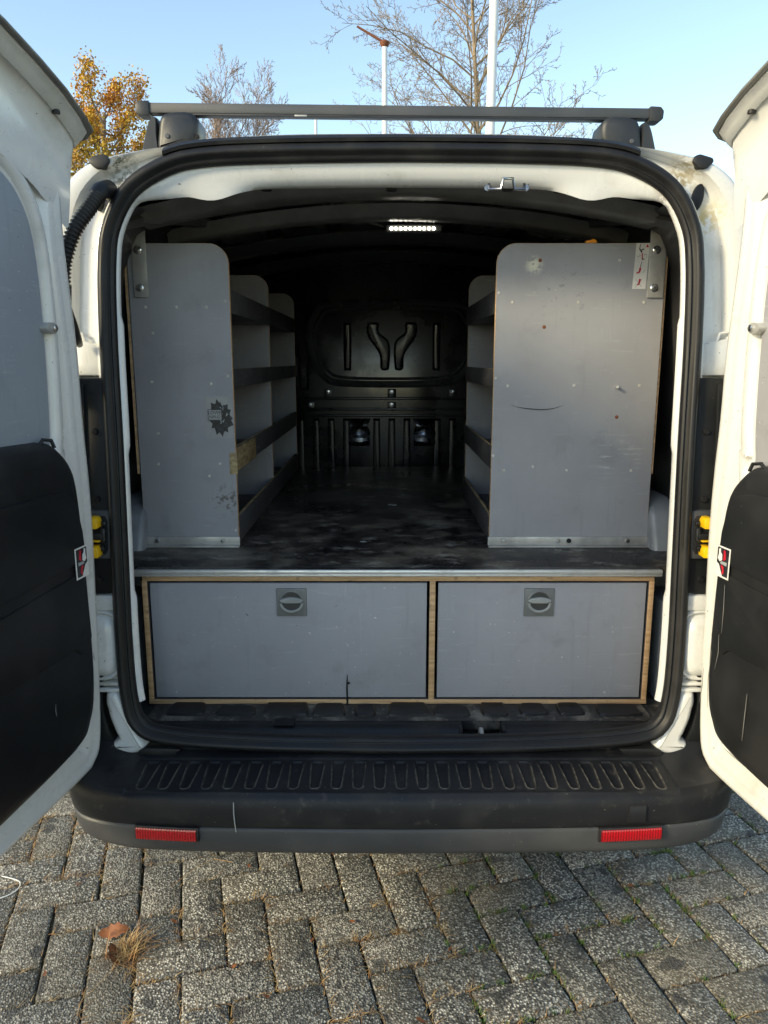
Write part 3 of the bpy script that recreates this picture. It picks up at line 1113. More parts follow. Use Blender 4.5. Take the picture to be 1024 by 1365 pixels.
for side, p0 in ((-1, (-.64, 1.58)), (1, (.714, 1.58))):
    D = Door(side, p0)
    c2 = resample(catmull(DOOR_OUT, 8, True), 240, True)
    door = loft('rear_door', D.rings(c2, [(.02, -.105), (.004, -.10), (-.002, -.085), (-.002, -.014), (0, -.005), (.006, 0), (.016, .001), (.024, -.004), (.030, -.004), (.045, -.006),
                                          (.060, -.018)]), 'white_paint', van, cap0=True, cap1=True, ang=50)
    tag(door, 'open rear door with ' + ('sky-tinted grey' if side < 0 else 'pale grey') + ' upper lining and black lower trim')
    # overhanging top flange with rubber lip
    st = [(-.028, 1.800, 1.806, .012), (-.026, 1.802, 1.814, .04), (-.012, 1.806, 1.822, .058), (.02, 1.828, 1.838, .062), (.08, 1.862, 1.864, .063), (.158, 1.892, 1.888, .063),
          (.25, 1.912, 1.911, .063), (.40, 1.930, 1.935, .063), (.70, 1.945, 1.952, .063)]
    rings = []
    for (t_, zr, ze, e) in st:
        k = e / .063
        rings.append([D.at(t_, z, o) for o, z in ((-.006, zr - .150), (-.001, zr - .120), (.003, zr - .090), (.006, zr - .064), (.009, zr - .038), (.010 + .008 * k, zr - .016), (.030 * k, ze - .007), (.034 * k, ze - .010), (.050 * k, ze - .003), (.052 * k, ze),
                                                  (.063 * k, ze + .004), (.064 * k, ze + .012), (-.06, zr + .030), (-.09, zr + .010), (-.06, zr - .045))])
    loft('top_flange', rings, 'white_paint', door, cap0=True, cap1=True, ang=50)
    rings = []
    for (t_, zr, ze, e) in st:
        k = e / .063
        c_ = (.069 * k, ze + .009)
        rings.append([D.at(t_ - .004, c_[1] + .0045 * math.sin(a_), c_[0] + .007 * math.cos(a_)) for a_ in [2 * math.pi * i / 8 for i in range(8)]])
    loft('flange_lip', rings, 'lip_grey', door, cap0=True, cap1=True, ang=70)
    v_, f_ = tube_vf([D.at(.055, 1.8495, .036), D.at(.055, 1.842, .036)], [.0075, .0075], 12)
    obj('drain_plug', v_, f_, 'rubber', door)
    # swage round the blanked window
    l2 = resample(catmull(LINING, 8, True), 200, True)
    rings = D.rings(l2, [(-.012, -.018), (-.016, -.012), (-.024, -.006), (-.034, -.007), (-.046, -.013), (-.050, -.02)])
    loft('window_swage', rings, 'white_paint', door, ang=70)
    lining = loft('lining_panel', D.rings(l2, [(0, -.03), (0, -.015), (.003, -.012)]), 'sky_tint_lining' if side < 0 else 'grey_board', door, cap1=True)
    # black moulded lower trim
    TS = .042
    t2 = resample(catmull([(a_ + TS, b_) for a_, b_ in [(p_[0], p_[1] + (.018 if side < 0 else -.028) * smooth01(1.0, 1.15, p_[1])) for p_ in TRIM]], 8, True), 200, True)
    trim = loft('lower_trim', D.rings(t2, [(-.004, -.02), (-.001, .012), (.002, .020), (.010, .030), (.022, .036), (.040, .039)]), 'black_plastic', door, cap1=True, ang=50)
    up = [Vector(q) for q in ((.66, 1.15), (.13, 1.145), (.085, 1.135), (.06, 1.105), (.046, 1.05), (.042, .995), (.10, .985), (.40, .975), (.66, .975))]
    up = [q + Vector((TS, 0)) for q in up]
    u2 = resample(up, 120, True)
    loft('raised_pad', D.rings(u2, [(0, .036), (.003, .0425), (.008, .0445)]), 'black_plastic', trim, cap1=True)
    up = [Vector(q) for q in ((.66, .955), (.40, .955), (.10, .968), (.048, .972), (.042, .82), (.060, .80), (.085, .795), (.105, .815), (.66, .835))]
    up = [q + Vector((TS, 0)) for q in up]
    u2 = resample(up, 120, True)
    loft('raised_pad', D.rings(u2, [(0, .036), (.002, .041), (.006, .0425)]), 'black_plastic', trim, cap1=True)
    rt = random.Random(31 if side > 0 else 32)
    for k in range(6 if side > 0 else 2):
        tt, zt, ln = rt.uniform(.07, .30), rt.uniform(.70, 1.12), rt.uniform(.03, .16) if side > 0 else rt.uniform(.01, .04)
        tube('scuff', [D.at(tt, zt, .0440), D.at(tt + rt.uniform(-.004, .004), zt - ln * .5, .0442), D.at(tt + rt.uniform(-.006, .006), zt - ln, .0440)], [.0004, .0008, .0003], 'lip_grey', trim, 5)
    cz_ = .018 if side < 0 else -.028
    tube('trim_clip', [D.at(.125, 1.205 + cz_, .018), D.at(.125, 1.220 + cz_, .012), D.at(.145, 1.223 + cz_, .008), D.at(.16, 1.212 + cz_, .008)], .004, 'hose_black', trim, 6)
    # small steel tab with bolt on the frame
    tab = loft('steel_tab', [[D.at(.070 + .012 * math.cos(a_) * (1 + .9 * (math.cos(a_) > 0)), 1.452 + .011 * math.sin(a_), o) for a_ in [2 * math.pi * i / 20 for i in range(20)]] for o in (-.02, .004)],
               'galvanised', door, cap1=True, bevel=.001)
    loft('tab_bolt', [[D.at(.068 + r * math.cos(a_), 1.452 + r * math.sin(a_), o) for a_ in [2 * math.pi * i / 14 for i in range(14)]] for r, o in ((.0068, .003), (.0068, .008), (.004, .0095))],
         'bright_steel', door, cap1=True)
    # safety sticker: white border, black picture with red and white figures

    def dec(name, pts, o, mat, par):
        return loft(name, [[D.at(a_, b_, oo) for a_, b_ in pts] for oo in (o - .0006, o)], mat, par, cap0=True, cap1=True, smooth=False)
    ts, zs = .043 + TS, .958
    stk = dec('sticker', [(ts, zs), (ts + .046, zs), (ts + .046, zs + .064), (ts, zs + .064)], .0455, 'sticker_white', trim)
    q = lambda a_, b_: (ts + .046 * a_, zs + .064 * b_)
    dec('sticker_print', [q(.08, .45), q(.08, .95), q(.92, .95), q(.92, .06), q(.55, .06), q(.25, .40)], .0459, 'sticker_black', trim)
    dec('sticker_print', [q(.55, .55), q(.72, .62), q(.70, .80), q(.62, .92), q(.52, .88), q(.56, .74)], .0463, 'sticker_red', trim)
    dec('sticker_print', [q(.50, .10), q(.66, .16), q(.62, .36), q(.44, .42), q(.42, .34), q(.54, .26)], .0463, 'sticker_red', trim)
    dec('sticker_print', [q(.14, .58), q(.30, .50), q(.46, .56), q(.44, .74), q(.32, .80), q(.30, .92), q(.18, .90), q(.20, .74)], .0463, 'sticker_white', trim)
    dec('sticker_print', [q(.34, .44), q(.80, .42), q(.82, .54), q(.40, .52)], .0463, 'sticker_grey', trim)
    # hinge arms between pillar and door
    for z in (1.35, .78):
        hx = D.at(-.01, z, -.06)
        box('hinge_arm', *sorted((hx.x - side * .02, hx.x + side * .03)), 1.575, 1.68, z - .03, z + .03, 'white_paint', door, .006)

# wheels
for s in (-1, 1):
    for Y in (2.25, 5.15):
        xw = CX + s * .70
        prf = [(.19, -.09), (.27, -.10), (.305, -.08), (.312, -.04), (.312, .04), (.305, .08), (.27, .10), (.19, .09)]
        rings = [[(xw + o, Y + r * math.cos(2 * math.pi * k / 36), .312 + r * math.sin(2 * math.pi * k / 36)) for k in range(36)] for r, o in prf]
        wheel = loft('wheel', rings, 'tyre', van, ang=60)
        rings = [[(xw + s * o, Y + r * math.cos(2 * math.pi * k / 36), .312 + r * math.sin(2 * math.pi * k / 36)) for k in range(36)] for r, o in
                 ((.195, .09), (.185, .07), (.13, .05), (.10, .075), (.04, .08))]
        loft('rim', rings, 'galvanised', wheel, cap1=True)

# ------------------------------------------------------------------ roof rack
rack = thing('roof_rack', (CX, 1.95, 1.875), 'dark steel roof rack crossbar on two plastic feet above the van opening', 'roof rack')
TILT = -.0105


def rk(x, y, z):
    return (CX + x, 1.95 + y, 1.970 + z + TILT * x)


def rbox(name, x0, x1, y0, y1, z0, z1, mat, bevel=.003, par=rack):
    return obj(name, [rk(x, y, z) for x, y, z in box_v(x0, x1, y0, y1, z0, z1)], BOXF, mat, par, bevel=bevel)


bar = rbox('crossbar', -.60, .60, -.015, .015, -.009, .014, 'rack_steel', .003)
rbox('bar_channel', -.50, .50, -.0145, .010, -.0135, -.0085, 'rack_plastic', .002, bar)
rbox('bar_channel_strip', -.25, -.22, -.0155, -.008, -.0132, -.0095, 'galvanised', .001, bar)
for s in (-1, 1):
    a_, b_ = sorted((s * .592, s * .628))
    pts = [(s * .594, .0175), (s * .620, .0165), (s * .628, .008), (s * .627, -.010), (s * .618, -.0165), (s * .594, -.0165)]
    n = 6
    v_ = [rk(x, y, z) for y in (-.019, .019) for x, z in pts]
    obj('end_cap', v_, [tuple(range(n)), tuple(range(2 * n - 1, n - 1, -1))] + [(i, (i + 1) % n, n + (i + 1) % n, n + i) for i in range(n)], 'rack_plastic', rack, bevel=.003)

    def extr(name, pts_, y0, y1, mat, par, f=1.0):
        n_ = len(pts_)
        c_ = resample(catmull([Vector((s * x, z)) for x, z in pts_], 5, True), 40, True)
        rr = [[rk(q.x, y, q.y) for q in inset(c_, i_)] for i_, y in ((.012 * f, y0), (.003 * f, y0 + .004), (0, y0 + .012), (0, y1 - .01), (.008 * f, y1))]
        return loft(name, rr, mat, par, cap0=True, cap1=True, ang=50)
    foot = extr('foot', [(.558, -.020), (.51, -.012), (.484, -.018), (.475, -.034), (.477, -.060), (.490, -.078), (.51, -.088), (.55, -.097), (.572, -.098), (.570, -.06)], -.045, .05, 'rack_plastic', rack)
    extr('foot_cover', [(.572, -.026), (.588, -.030), (.600, -.06), (.610, -.108), (.590, -.114), (.570, -.112), (.572, -.065)], -.042, .05, 'rack_plastic', foot, .25)
    x_, y_, z_ = rk(s * .547, -.046, -.068)
    v_, f_ = disc_v(x_, y_, z_, .0055, .002)
    obj('foot_screw', v_, f_, 'rack_steel', foot)
    for dx, dz in ((.478, -.068), (.492, -.078), (.512, -.082)):
        x_, y_, z_ = rk(s * dx, -.040, dz)
        v_, f_ = disc_v(x_, y_, z_, .0055, .003)
        obj('foot_vent', v_, f_, 'dark_gap', foot)

# ------------------------------------------------------------------ loading platform with drawers
unit = thing('drawer_unit', (CX, 1.8, .535), 'low plywood drawer unit with two grey flap fronts under the load deck', 'drawer unit')


def pick_edge(nrm, c):
    return 0 if abs(nrm.y) > .7 else 1


deck = box('deck_board', -.609, .677, 1.757, 1.79, .874, .8905, ['floor_board'], unit, .002)
box('deck_board', CX - .745, CX + .745, 1.7905, 3.575, .874, .8905, 'floor_board', unit, .001)
box('edge_strip', -.606, .676, 1.751, 1.762, .8815, .8925, 'aluminium', unit, .003)
box('edge_strip_lower', -.606, .676, 1.754, 1.7565, .8755, .8812, 'aluminium', unit, .001)
DY = 1.766
for nm, xa, xb, za, zb in (('carcass_top', -.592, .662, .8605, .8735), ('carcass_bottom', -.594, .664, .537, .5495),
                           ('carcass_side', -.594, -.581, .5495, .8605), ('carcass_side', .650, .663, .5495, .8605),
                           ('carcass_divider', .112, .1265, .5495, .8605)):
    box(nm, xa, xb, DY, 2.9, za, zb, ['ply_edge', 'dark_board'], unit, .0012, pick=lambda nr, c: 0 if nr.y < -.3 else 1)
box('carcass_back', -.59, .66, 2.9, 2.912, .54, .87, 'dark_board', unit)
for xa, xb, hx, lab in ((-.575, .1055, -.2275, 'wide grey drawer flap with a cracked lower edge'), (.1335, .6445, .382, 'narrow grey drawer flap')):
    flap = box('drawer_flap', xa, xb, DY + .002, DY + .016, .5545, .855, 'drawer_board', unit, .0012)
    tag(flap, lab)
    plate = box('handle_plate', hx - .037, hx + .037, DY - .003, DY + .004, .771, .842, 'handle_grey', flap, .002)
    cz = .808
    for nm, prf, m in (('handle_ring', [(.031, -.0025), (.031, -.0045), (.027, -.006), (.025, -.0045), (.0245, -.0028)], 'handle_grey'),):
        rings = [[(hx + r * math.cos(2 * math.pi * k / 36), DY + o, cz + r * math.sin(2 * math.pi * k / 36)) for k in range(36)] for r, o in prf]
        loft(nm, rings, m, flap)
    rings = [[(hx + r * math.cos(2 * math.pi * k / 36), DY + o, cz + r * math.sin(2 * math.pi * k / 36)) for k in range(36)] for r, o in ((.0248, -.0036), (.0, -.0036))]
    loft('handle_well', rings, 'handle_dark', flap)
    ring_pts = [(hx + .026 * math.cos(a_), DY - .005, cz - .002 + .022 * math.sin(a_)) for a_ in [math.pi + math.pi * i / 18 for i in range(19)]]
    tube('handle_bail', ring_pts, .0036, 'handle_light', flap, 8)
    c2 = resample(catmull([Vector(q) for q in ((-.029, .004), (-.02, .010), (0, .013), (.02, .010), (.029, .004), (.02, -.002), (0, -.003), (-.02, -.002))], 5, True), 40, True)
    loft('handle_grip', [[(hx + q.x, DY + o, cz + q.y) for q in inset(c2, i_)] for i_, o in ((0, -.0035), (.0005, -.008), (.003, -.010))], 'handle_light', flap, cap1=True)
    rs = random.Random(int(hx * 100))
    k = xa + .05
    while k < xb - .03:
        v_, f_ = disc_v(k, DY + .002, .5665 + rs.uniform(-.002, .002), .0034, .001, 8)
        obj('screw_head', v_, f_, 'sticker_grey', flap)
        k += rs.uniform(.11, .16)
v_ = []
ck = [(.8, .618), (1.6, .612), (1.9, .60), (1.4, .596), (4.6, .596), (6.5, .594), (4.6, .591), (1.6, .590), (1.9, .57), (2.1, .555), (3.0, .545), (2.0, .536), (-1.5, .536), (-1.2, .555), (-1.6, .575), (-.8, .60)]
CKX = -.0935
v_ = [(CKX + a_ * .0013, DY - .0004, z) for a_, z in ck] + [(CKX + a_ * .0013, DY + .004, z) for a_, z in ck]
n = len(ck)
obj('crack', v_, [tuple(range(n)), tuple(range(2 * n - 1, n - 1, -1))] + [(i, (i + 1) % n, n + (i + 1) % n, n + i) for i in range(n)], 'dark_gap', unit, smooth=False)


# ------------------------------------------------------------------ shelving units
def upright(name, xin, xout, y, z0, z1, parent, r=.05, th=.012, mat='grey_board', edge='ply_edge'):
    """board with a rounded top corner on its inner side"""
    s = 1 if xin > xout else -1
    pts = [(xout, z0), (xin, z0), (xin, z1 - r)]
    pts += [(xin - s * r * (1 - math.cos(a_)), z1 - r + r * math.sin(a_)) for a_ in [math.pi / 2 * i / 10 for i in range(1, 11)]]
    pts += [(xout, z1)]
    n_ = len(pts)
    v__ = [(x, yy, z) for yy in (y, y + th) for x, z in pts]
    f__ = [tuple(range(n_)), tuple(range(2 * n_ - 1, n_ - 1, -1))] + [(i, (i + 1) % n_, n_ + (i + 1) % n_, n_ + i) for i in range(n_)]
    return obj(name, v__, f__, [mat, edge], parent, bevel=.001, segs=1, pick=lambda nr, c: 0 if abs(nr.y) > .8 else 1)


def screws(parent, pts, y, r=.004, mat='screw_pale'):
    for x, z in pts:
        v__, f__ = disc_v(x, y, z, r, .0012, 10)
        obj('screw', v__, f__, mat, parent)


Z0, Z1 = .8925, 1.682
LIPS = ((1.512, 1.572), (1.318, 1.368), (1.098, 1.160), (.893, .968))
left = thing('shelving_unit', (-.53, 2.7, .891), 'tall grey shelving unit with a dark leaf emblem sticker on its end panel', 'shelving', 'van shelving units')
right = thing('shelving_unit', (.50, 2.4, .891), 'wide grey shelving unit with a white instruction sticker with red figures', 'shelving', 'van shelving units')

endl = upright('end_panel', -.397, -.655, 2.0, Z0, Z1, left)
upright('inner_panel', -.406, -.665, 2.73, Z0, Z1, left, mat='grey_board', th=.012)
upright('inner_panel', -.402, -.665, 3.46, Z0, Z1, left, mat='grey_board', th=.012)
endr = upright('end_panel', .2875, .7195, 2.0, Z0, Z1, right)
upright('inner_panel', .299, .7175, 2.74, Z0, Z1, right, mat='grey_board')
# outer boards along the van wall whose bare edges show beside the end panels
for s, par, x in ((-1, left, -.6595), (1, right, .7235)):
    v_ = [(x - .006 + dx, y, z) for y in (2.004, 2.9) for z, sh in ((1.09, 0), (1.70, 0)) for dx in (0, .008)]
    obj('back_board', v_, [(0, 1, 3, 2), (4, 6, 7, 5), (0, 4, 5, 1), (2, 3, 7, 6), (0, 2, 6, 4), (1, 5, 7, 3)], ['grey_board', 'ply_edge'], par, bevel=.0008, segs=1,
        pick=lambda nr, c: 1 if abs(nr.x) < .5 else 0)
for par, xin, xo, y1, xs_ in ((left, -.402, -.664, 3.46, -1), (right, .293, .716, 2.74, 1)):
    for li, (za, zb) in enumerate(LIPS):
        a_, b_ = sorted((xin, xo))
        box('shelf', a_ + (.0 if xs_ < 0 else .010), b_ - (.010 if xs_ < 0 else 0), 2.0125, y1 - .0005, za + .002, za + .012, 'dark_board', par, .001)
        xa, xb = sorted((xin - .000, xin + xs_ * .009))
        lip = box('shelf_lip', xa, xb, 2.0125, y1 - .0005, za, zb, ['dark_board', 'worn_ply'], par, .001, pick=lambda nr, c: 1 if nr.z > .7 else 0)
        if par is left and li == 2:
            tag(lip, 'shelf lip with worn yellowed front end')
            box('worn_edge', xin + .0002, xin + .0035, 2.003, 2.33, za - .003, zb - .002, 'worn_ply', lip, .002)
            box('tape_scrap', -.4145, -.3935, 1.9985, 2.0035, za - .008, zb - .012, 'worn_ply', lip, .001)
    if par is left:
        box('shelf_lip', -.411, -.402, 3.4725, 3.57, 1.318, 1.368, 'dark_board', par, .001)
# feet angles, hanging straps
for par, xa, xb, strap, bx in ((left, -.656, -.394, (-.640, -.604), (-.62, -.44)), (right, .284, .7205, (.674, .715), (.325, .475, .505, .665))):
    ang_ = box('foot_angle', xa, xb, 1.994, 1.9985, .893, .918, 'galvanised', par, .001)
    box('foot_angle_flange', xa, xb, 1.978, 1.9938, .8915, .8945, 'galvanised', ang_, .001)
    for k, x in enumerate(bx):
        v_, f_ = disc_v(x, 1.994, .907, .0065, .005)
        obj('angle_bolt', v_, f_, 'bright_steel' if k != 2 or par is left else 'dark_gap', ang_)
    st_ = box('hanging_strap', strap[0], strap[1], 1.9935, 1.998, 1.548, 1.752, 'galvanised', par, .001)
    for z in (1.665, 1.572):
        v_, f_ = disc_v(sum(strap) / 2 - .003, 1.994, z, .0105, .002, 18)
        obj('washer', v_, f_, 'bright_steel', st_)
        v_, f_ = disc_v(sum(strap) / 2 - .003, 1.992, z, .0065, .005, 6)
        obj('bolt', v_, f_, 'bright_steel', st_)
screws(endl, [(-.615, 1.525), (-.535, 1.525), (-.458, 1.525), (-.610, 1.335), (-.455, 1.33), (-.602, 1.20), (-.606, 1.118), (-.44, 1.118), (-.41, 1.54), (-.41, 1.35),
              (-.405, .935), (-.47, 1.085), (-.60, 1.46)], 2.0)
screws(endr, [(.33, 1.537), (.50, 1.537), (.67, 1.537), (.325, 1.325), (.50, 1.325), (.672, 1.325), (.322, 1.10), (.49, 1.10), (.664, 1.10), (.295, 1.56), (.293, 1.345), (.292, 1.14),
              (.40, 1.11), (.60, 1.64)], 2.0)
# bolt stub and curved scrape on the wide panel, worn holes
v_, f_ = tube_vf([(.612, 2.001, 1.322), (.610, 1.985, 1.322)], .004, 8)
obj('bolt_stub', v_, f_, 'bright_steel', endr)
for x, z in ((.415, 1.475), (.617, 1.243), (.398, 1.64)):
    v_, f_ = disc_v(x, 2.0, z, .005, .0008, 7)
    obj('worn_hole', v_, f_, 'rust', endr)
pts = [(.335, 1.275), (.36, 1.268), (.39, 1.264), (.42, 1.2625), (.45, 1.266), (.476, 1.275)]
c2 = resample(catmull([Vector(q) for q in pts], 6), 24)
wd = [.0015 * math.sin(math.pi * i / 23) + .0002 for i in range(24)]
v_ = [(q.x, 1.9993, q.y + w) for q, w in zip(c2, wd)] + [(q.x, 1.9993, q.y - w) for q, w in zip(c2, wd)]
obj('scrape', v_, [(i, i + 1, 25 + i, 24 + i) for i in range(23)], 'handle_dark', endr, smooth=False)


def flat(name, pts, y, mat, parent, th=.0006):
    n_ = len(pts)
    v__ = [(x, yy, z) for yy in (y, y + th) for x, z in pts]
    return obj(name, v__, [tuple(range(n_)), tuple(range(2 * n_ - 1, n_ - 1, -1))] + [(i, (i + 1) % n_, n_ + (i + 1) % n_, n_ + i) for i in range(n_)], mat, parent, smooth=False)


# emblem sticker on the tall unit
SX0, SX1, SZ0, SZ1 = -.474, -.401, 1.187, 1.298
flat('sticker', [(SX0, SZ0), (SX1, SZ0), (SX1, SZ1), (SX0, SZ1)], 1.9993, 'sticker_film', endl)
ex_, ez_ = -.434, 1.240
rs = random.Random(11)
for k in range(13):
    a_ = 2 * math.pi * k / 13 + rs.uniform(-.15, .15)
    l_ = rs.uniform(.92, 1.18)
    w_ = rs.uniform(.24, .34)
    lf = [(.1, .3), (.45, 1.0), (.62, .75), (.70, .95), (.82, .45), (1.0, 0.0), (.80, -.5), (.68, -.9), (.6, -.7), (.42, -1.0), (.1, -.3)]
    pts = []
    for u, w in lf:
        x_, z_ = u * l_ * math.cos(a_) - w * w_ * math.sin(a_), u * l_ * math.sin(a_) + w * w_ * math.cos(a_)
        pts.append((ex_ + .031 * x_, ez_ + .046 * z_))
    flat('emblem_leaf', pts, 1.9988 - .00004 * k, 'sticker_black', endl, .0003)
for k in range(12):
    a_ = rs.uniform(0, 6.28)
    r_ = rs.uniform(.15, .75)
    x_, z_ = ex_ + .004 + .024 * r_ * math.cos(a_), ez_ + .038 * r_ * math.sin(a_)
    d_ = rs.uniform(0, 3.14)
    l_ = rs.uniform(.003, .007)
    flat('emblem_vein', [(x_ - l_ * math.cos(d_), z_ - l_ * math.sin(d_)), (x_ + .0012 * math.sin(d_), z_ - .0012 * math.cos(d_)), (x_ + l_ * math.cos(d_), z_ + l_ * math.sin(d_)),
                         (x_ - .0012 * math.sin(d_), z_ + .0012 * math.cos(d_))], 1.9979 - .00003 * k, 'sticker_grey', endl, .0002)
flat('emblem_frame', [(-.4665, 1.2345), (-.429, 1.2345), (-.429, 1.263), (-.4665, 1.263)], 1.9972, 'sticker_black', endl, .0002)
flat('emblem_plate', [(-.465, 1.236), (-.4305, 1.236), (-.4305, 1.2615), (-.465, 1.2615)], 1.9969, 'sticker_film', endl, .0002)


def lettering(name, txt, size, loc, mat, parent):
    cu = bpy.data.curves.new(name, 'FONT')
    cu.body = txt
    cu.size = size
    cu.align_x = 'CENTER'
    cu.extrude = .0001
    tmp = bpy.data.objects.new(name, cu)
    col.objects.link(tmp)
    bpy.context.view_layer.update()
    me = bpy.data.meshes.new_from_object(tmp)
    bpy.data.objects.remove(tmp)
    bpy.data.curves.remove(cu)
    me.materials.clear()
    me.materials.append(MATS[mat])
    mt = Matrix.Translation(loc) @ Matrix.Rotation(R(90), 4, 'X')
    me.transform(mt)
    return link(bpy.data.objects.new(name, me), parent)


lettering('lettering', 'LOWE', .0125, (-.448, 1.9967, 1.2505), 'sticker_black', endl)
lettering('lettering', 'NPI-D', .0115, (-.448, 1.9967, 1.2395), 'sticker_black', endl)
# instruction sticker on the wide unit
IX, IZ = .6365, 1.570
q = lambda a_, b_: (IX + .034 * a_ + .004 * b_, IZ + .112 * b_)
flat('sticker', [q(0, 0), q(1, 0), q(1, 1), q(0, 1)], 1.9993, 'sticker_white', endr)
for m, poly in (('sticker_red', [(.72, .91), (.95, .91), (.84, .98)]),
                ('sticker_black', [(.30, .98), (.34, .98), (.30, .89), (.40, .84), (.62, .86), (.62, .88), (.42, .87), (.50, .80), (.42, .79), (.24, .87), (.22, .84)]),
                ('sticker_red', [(.46, .79), (.54, .78), (.58, .66), (.50, .65)]),
                ('sticker_black', [(.50, .655), (.58, .66), (.70, .665), (.70, .645), (.54, .635)]),
                ('sticker_black', [(.52, .60), (.55, .60), (.48, .48), (.43, .48)]),
                ('sticker_red', [(.40, .47), (.52, .47), (.52, .40), (.42, .345), (.22, .335), (.18, .365), (.34, .37), (.38, .41)]),
                ('sticker_red', [(.46, .225), (.58, .215), (.52, .09), (.30, .085), (.32, .105), (.42, .125), (.44, .16)]),
                ('sticker_grey', [(.16, .22), (.19, .22), (.72, .04), (.68, .04)]),
                ('sticker_grey', [(.66, .22), (.70, .22), (.24, .03), (.20, .03)]),
                ('sticker_grey', [(.66, .37), (.70, .35), (.86, .42), (.84, .43), (.70, .37)]),
                ('sticker_grey', [(.12, .70), (.40, .74), (.40, .725), (.16, .69)]),
                ('sticker_grey', [(.62, .75), (.84, .76), (.84, .68), (.82, .68), (.82, .745), (.62, .735)])):
    flat('sticker_print', [q(*pt) for pt in poly], 1.9988, m, endr)
# little orange clip sitting on the wide panel's top edge
clip = thing('orange_clip', (.52, 2.02, 1.683), 'small orange plastic clip on top of the wide grey end panel', 'clip')
pts = [(.512, 1.682), (.541, 1.682), (.541, 1.688), (.532, 1.693), (.527, 1.690), (.514, 1.688)]
v_ = [(x, y, z + .0008) for y in (2.004, 2.03) for x, z in pts]
obj('clip_body', v_, [tuple(range(6)), tuple(range(11, 5, -1))] + [(i, (i + 1) % 6, 6 + (i + 1) % 6, 6 + i) for i in range(6)], 'orange_plastic', clip, bevel=.001)

# bits on the deck
rl = random.Random(4)
for k, (x, y, lab) in enumerate(((.03, 2.60, 'pale scrap lying in the middle of the black load deck'), (-.06, 2.05, 'pale wood chip on the black load deck near its edge strip'))):
    pts = [(x + .018 * math.cos(a_) * rl.uniform(.7, 1.1), y + .014 * math.sin(a_) * rl.uniform(.7, 1.1)) for a_ in [2 * math.pi * i / 9 for i in range(9)]]
    if k:
        pts = [(x + (px - x) * .5, y + (py - y) * .5) for px, py in pts]
    v_ = [(px, py, z) for z in (.8909, .8922) for px, py in pts]
    tag(obj('scrap', v_, [tuple(range(9)), tuple(range(17, 8, -1))] + [(i, (i + 1) % 9, 9 + (i + 1) % 9, 9 + i) for i in range(9)], 'sticker_grey'), lab, 'scrap')


# ------------------------------------------------------------------ weeds and litter on the paving
def ground_pt(px, py):
    u, v__ = (px - 512) / 1000, (py - 682.5) / 1000
    p_ = math.atan(.202)
    d = Vector((u, math.cos(p_) - v__ * math.sin(p_), -math.sin(p_) - v__ * math.cos(p_)))
    return Vector((0, 0, CAM_H)) + d * (CAM_H / -d.z)


def blade(V_, F_, base, ang, length, width, lean, rr):
    d = Vector((math.cos(ang), math.sin(ang), 0))
    sd = Vector((-d.y, d.x, 0))
    b0 = len(V_)
    for i in range(4):
        u = i / 3
        c_ = base + d * (length * lean * u * (.6 + .4 * u)) + Vector((0, 0, length * (1 - lean * .75) * u - .3 * lean * length * u * u + .002))
        w_ = width * (1 - u * .9)
        V_ += [c_ - sd * w_, c_ + sd * w_]
    for i in range(3):
        F_.append((b0 + 2 * i, b0 + 2 * i + 1, b0 + 2 * i + 3, b0 + 2 * i + 2))


rg = random.Random(21)
gp = ground_pt(172, 1270)
tuft = thing('dry_weed', (gp.x, gp.y, 0), 'dried straw coloured weed tuft growing between the paving bricks', 'weed')
V, F = [], []
for k in range(260):
    a_ = rg.uniform(0, 6.283)
    b = gp + Vector((rg.gauss(0, .016), rg.gauss(0, .022), -.006))
    blade(V, F, b, a_, rg.uniform(.035, .10), rg.uniform(.0008, .0016), rg.uniform(.25, .95), rg)
obj('blades', V, F, 'grass_dry', tuft, recalc=False)


def leaf(name, c, size, ang, label, tilt=.3, group=None):
    V_, F_ = [], []
    pr = [(-1, 0), (-.75, .28), (-.4, .34), (-.25, .52), (0, .36), (.2, .50), (.45, .28), (.7, .26), (1, 0)]
    up_ = [(x, y) for x, y in pr]
    dn = [(x, -y) for x, y in pr]
    m = Matrix.Translation(c) @ Matrix.Rotation(ang, 4, 'Z') @ Matrix.Rotation(tilt, 4, 'X')
    f = lambda x, y: m @ Vector((x * size, y * size, size * (.18 * y * y + .12 * math.sin(3 * x)) + size * .15))
    n_ = len(pr)
    V_ = [f(x, y) for x, y in up_] + [f(x, 0) for x, _ in pr] + [f(x, y) for x, y in dn]
    for r_ in (0, 1):
        for i in range(n_ - 1):
            F_.append((r_ * n_ + i, r_ * n_ + i + 1, (r_ + 1) * n_ + i + 1, (r_ + 1) * n_ + i))
    return tag(obj(name, V_, F_, 'leaf_brown', None, recalc=False), label, 'leaf', group)


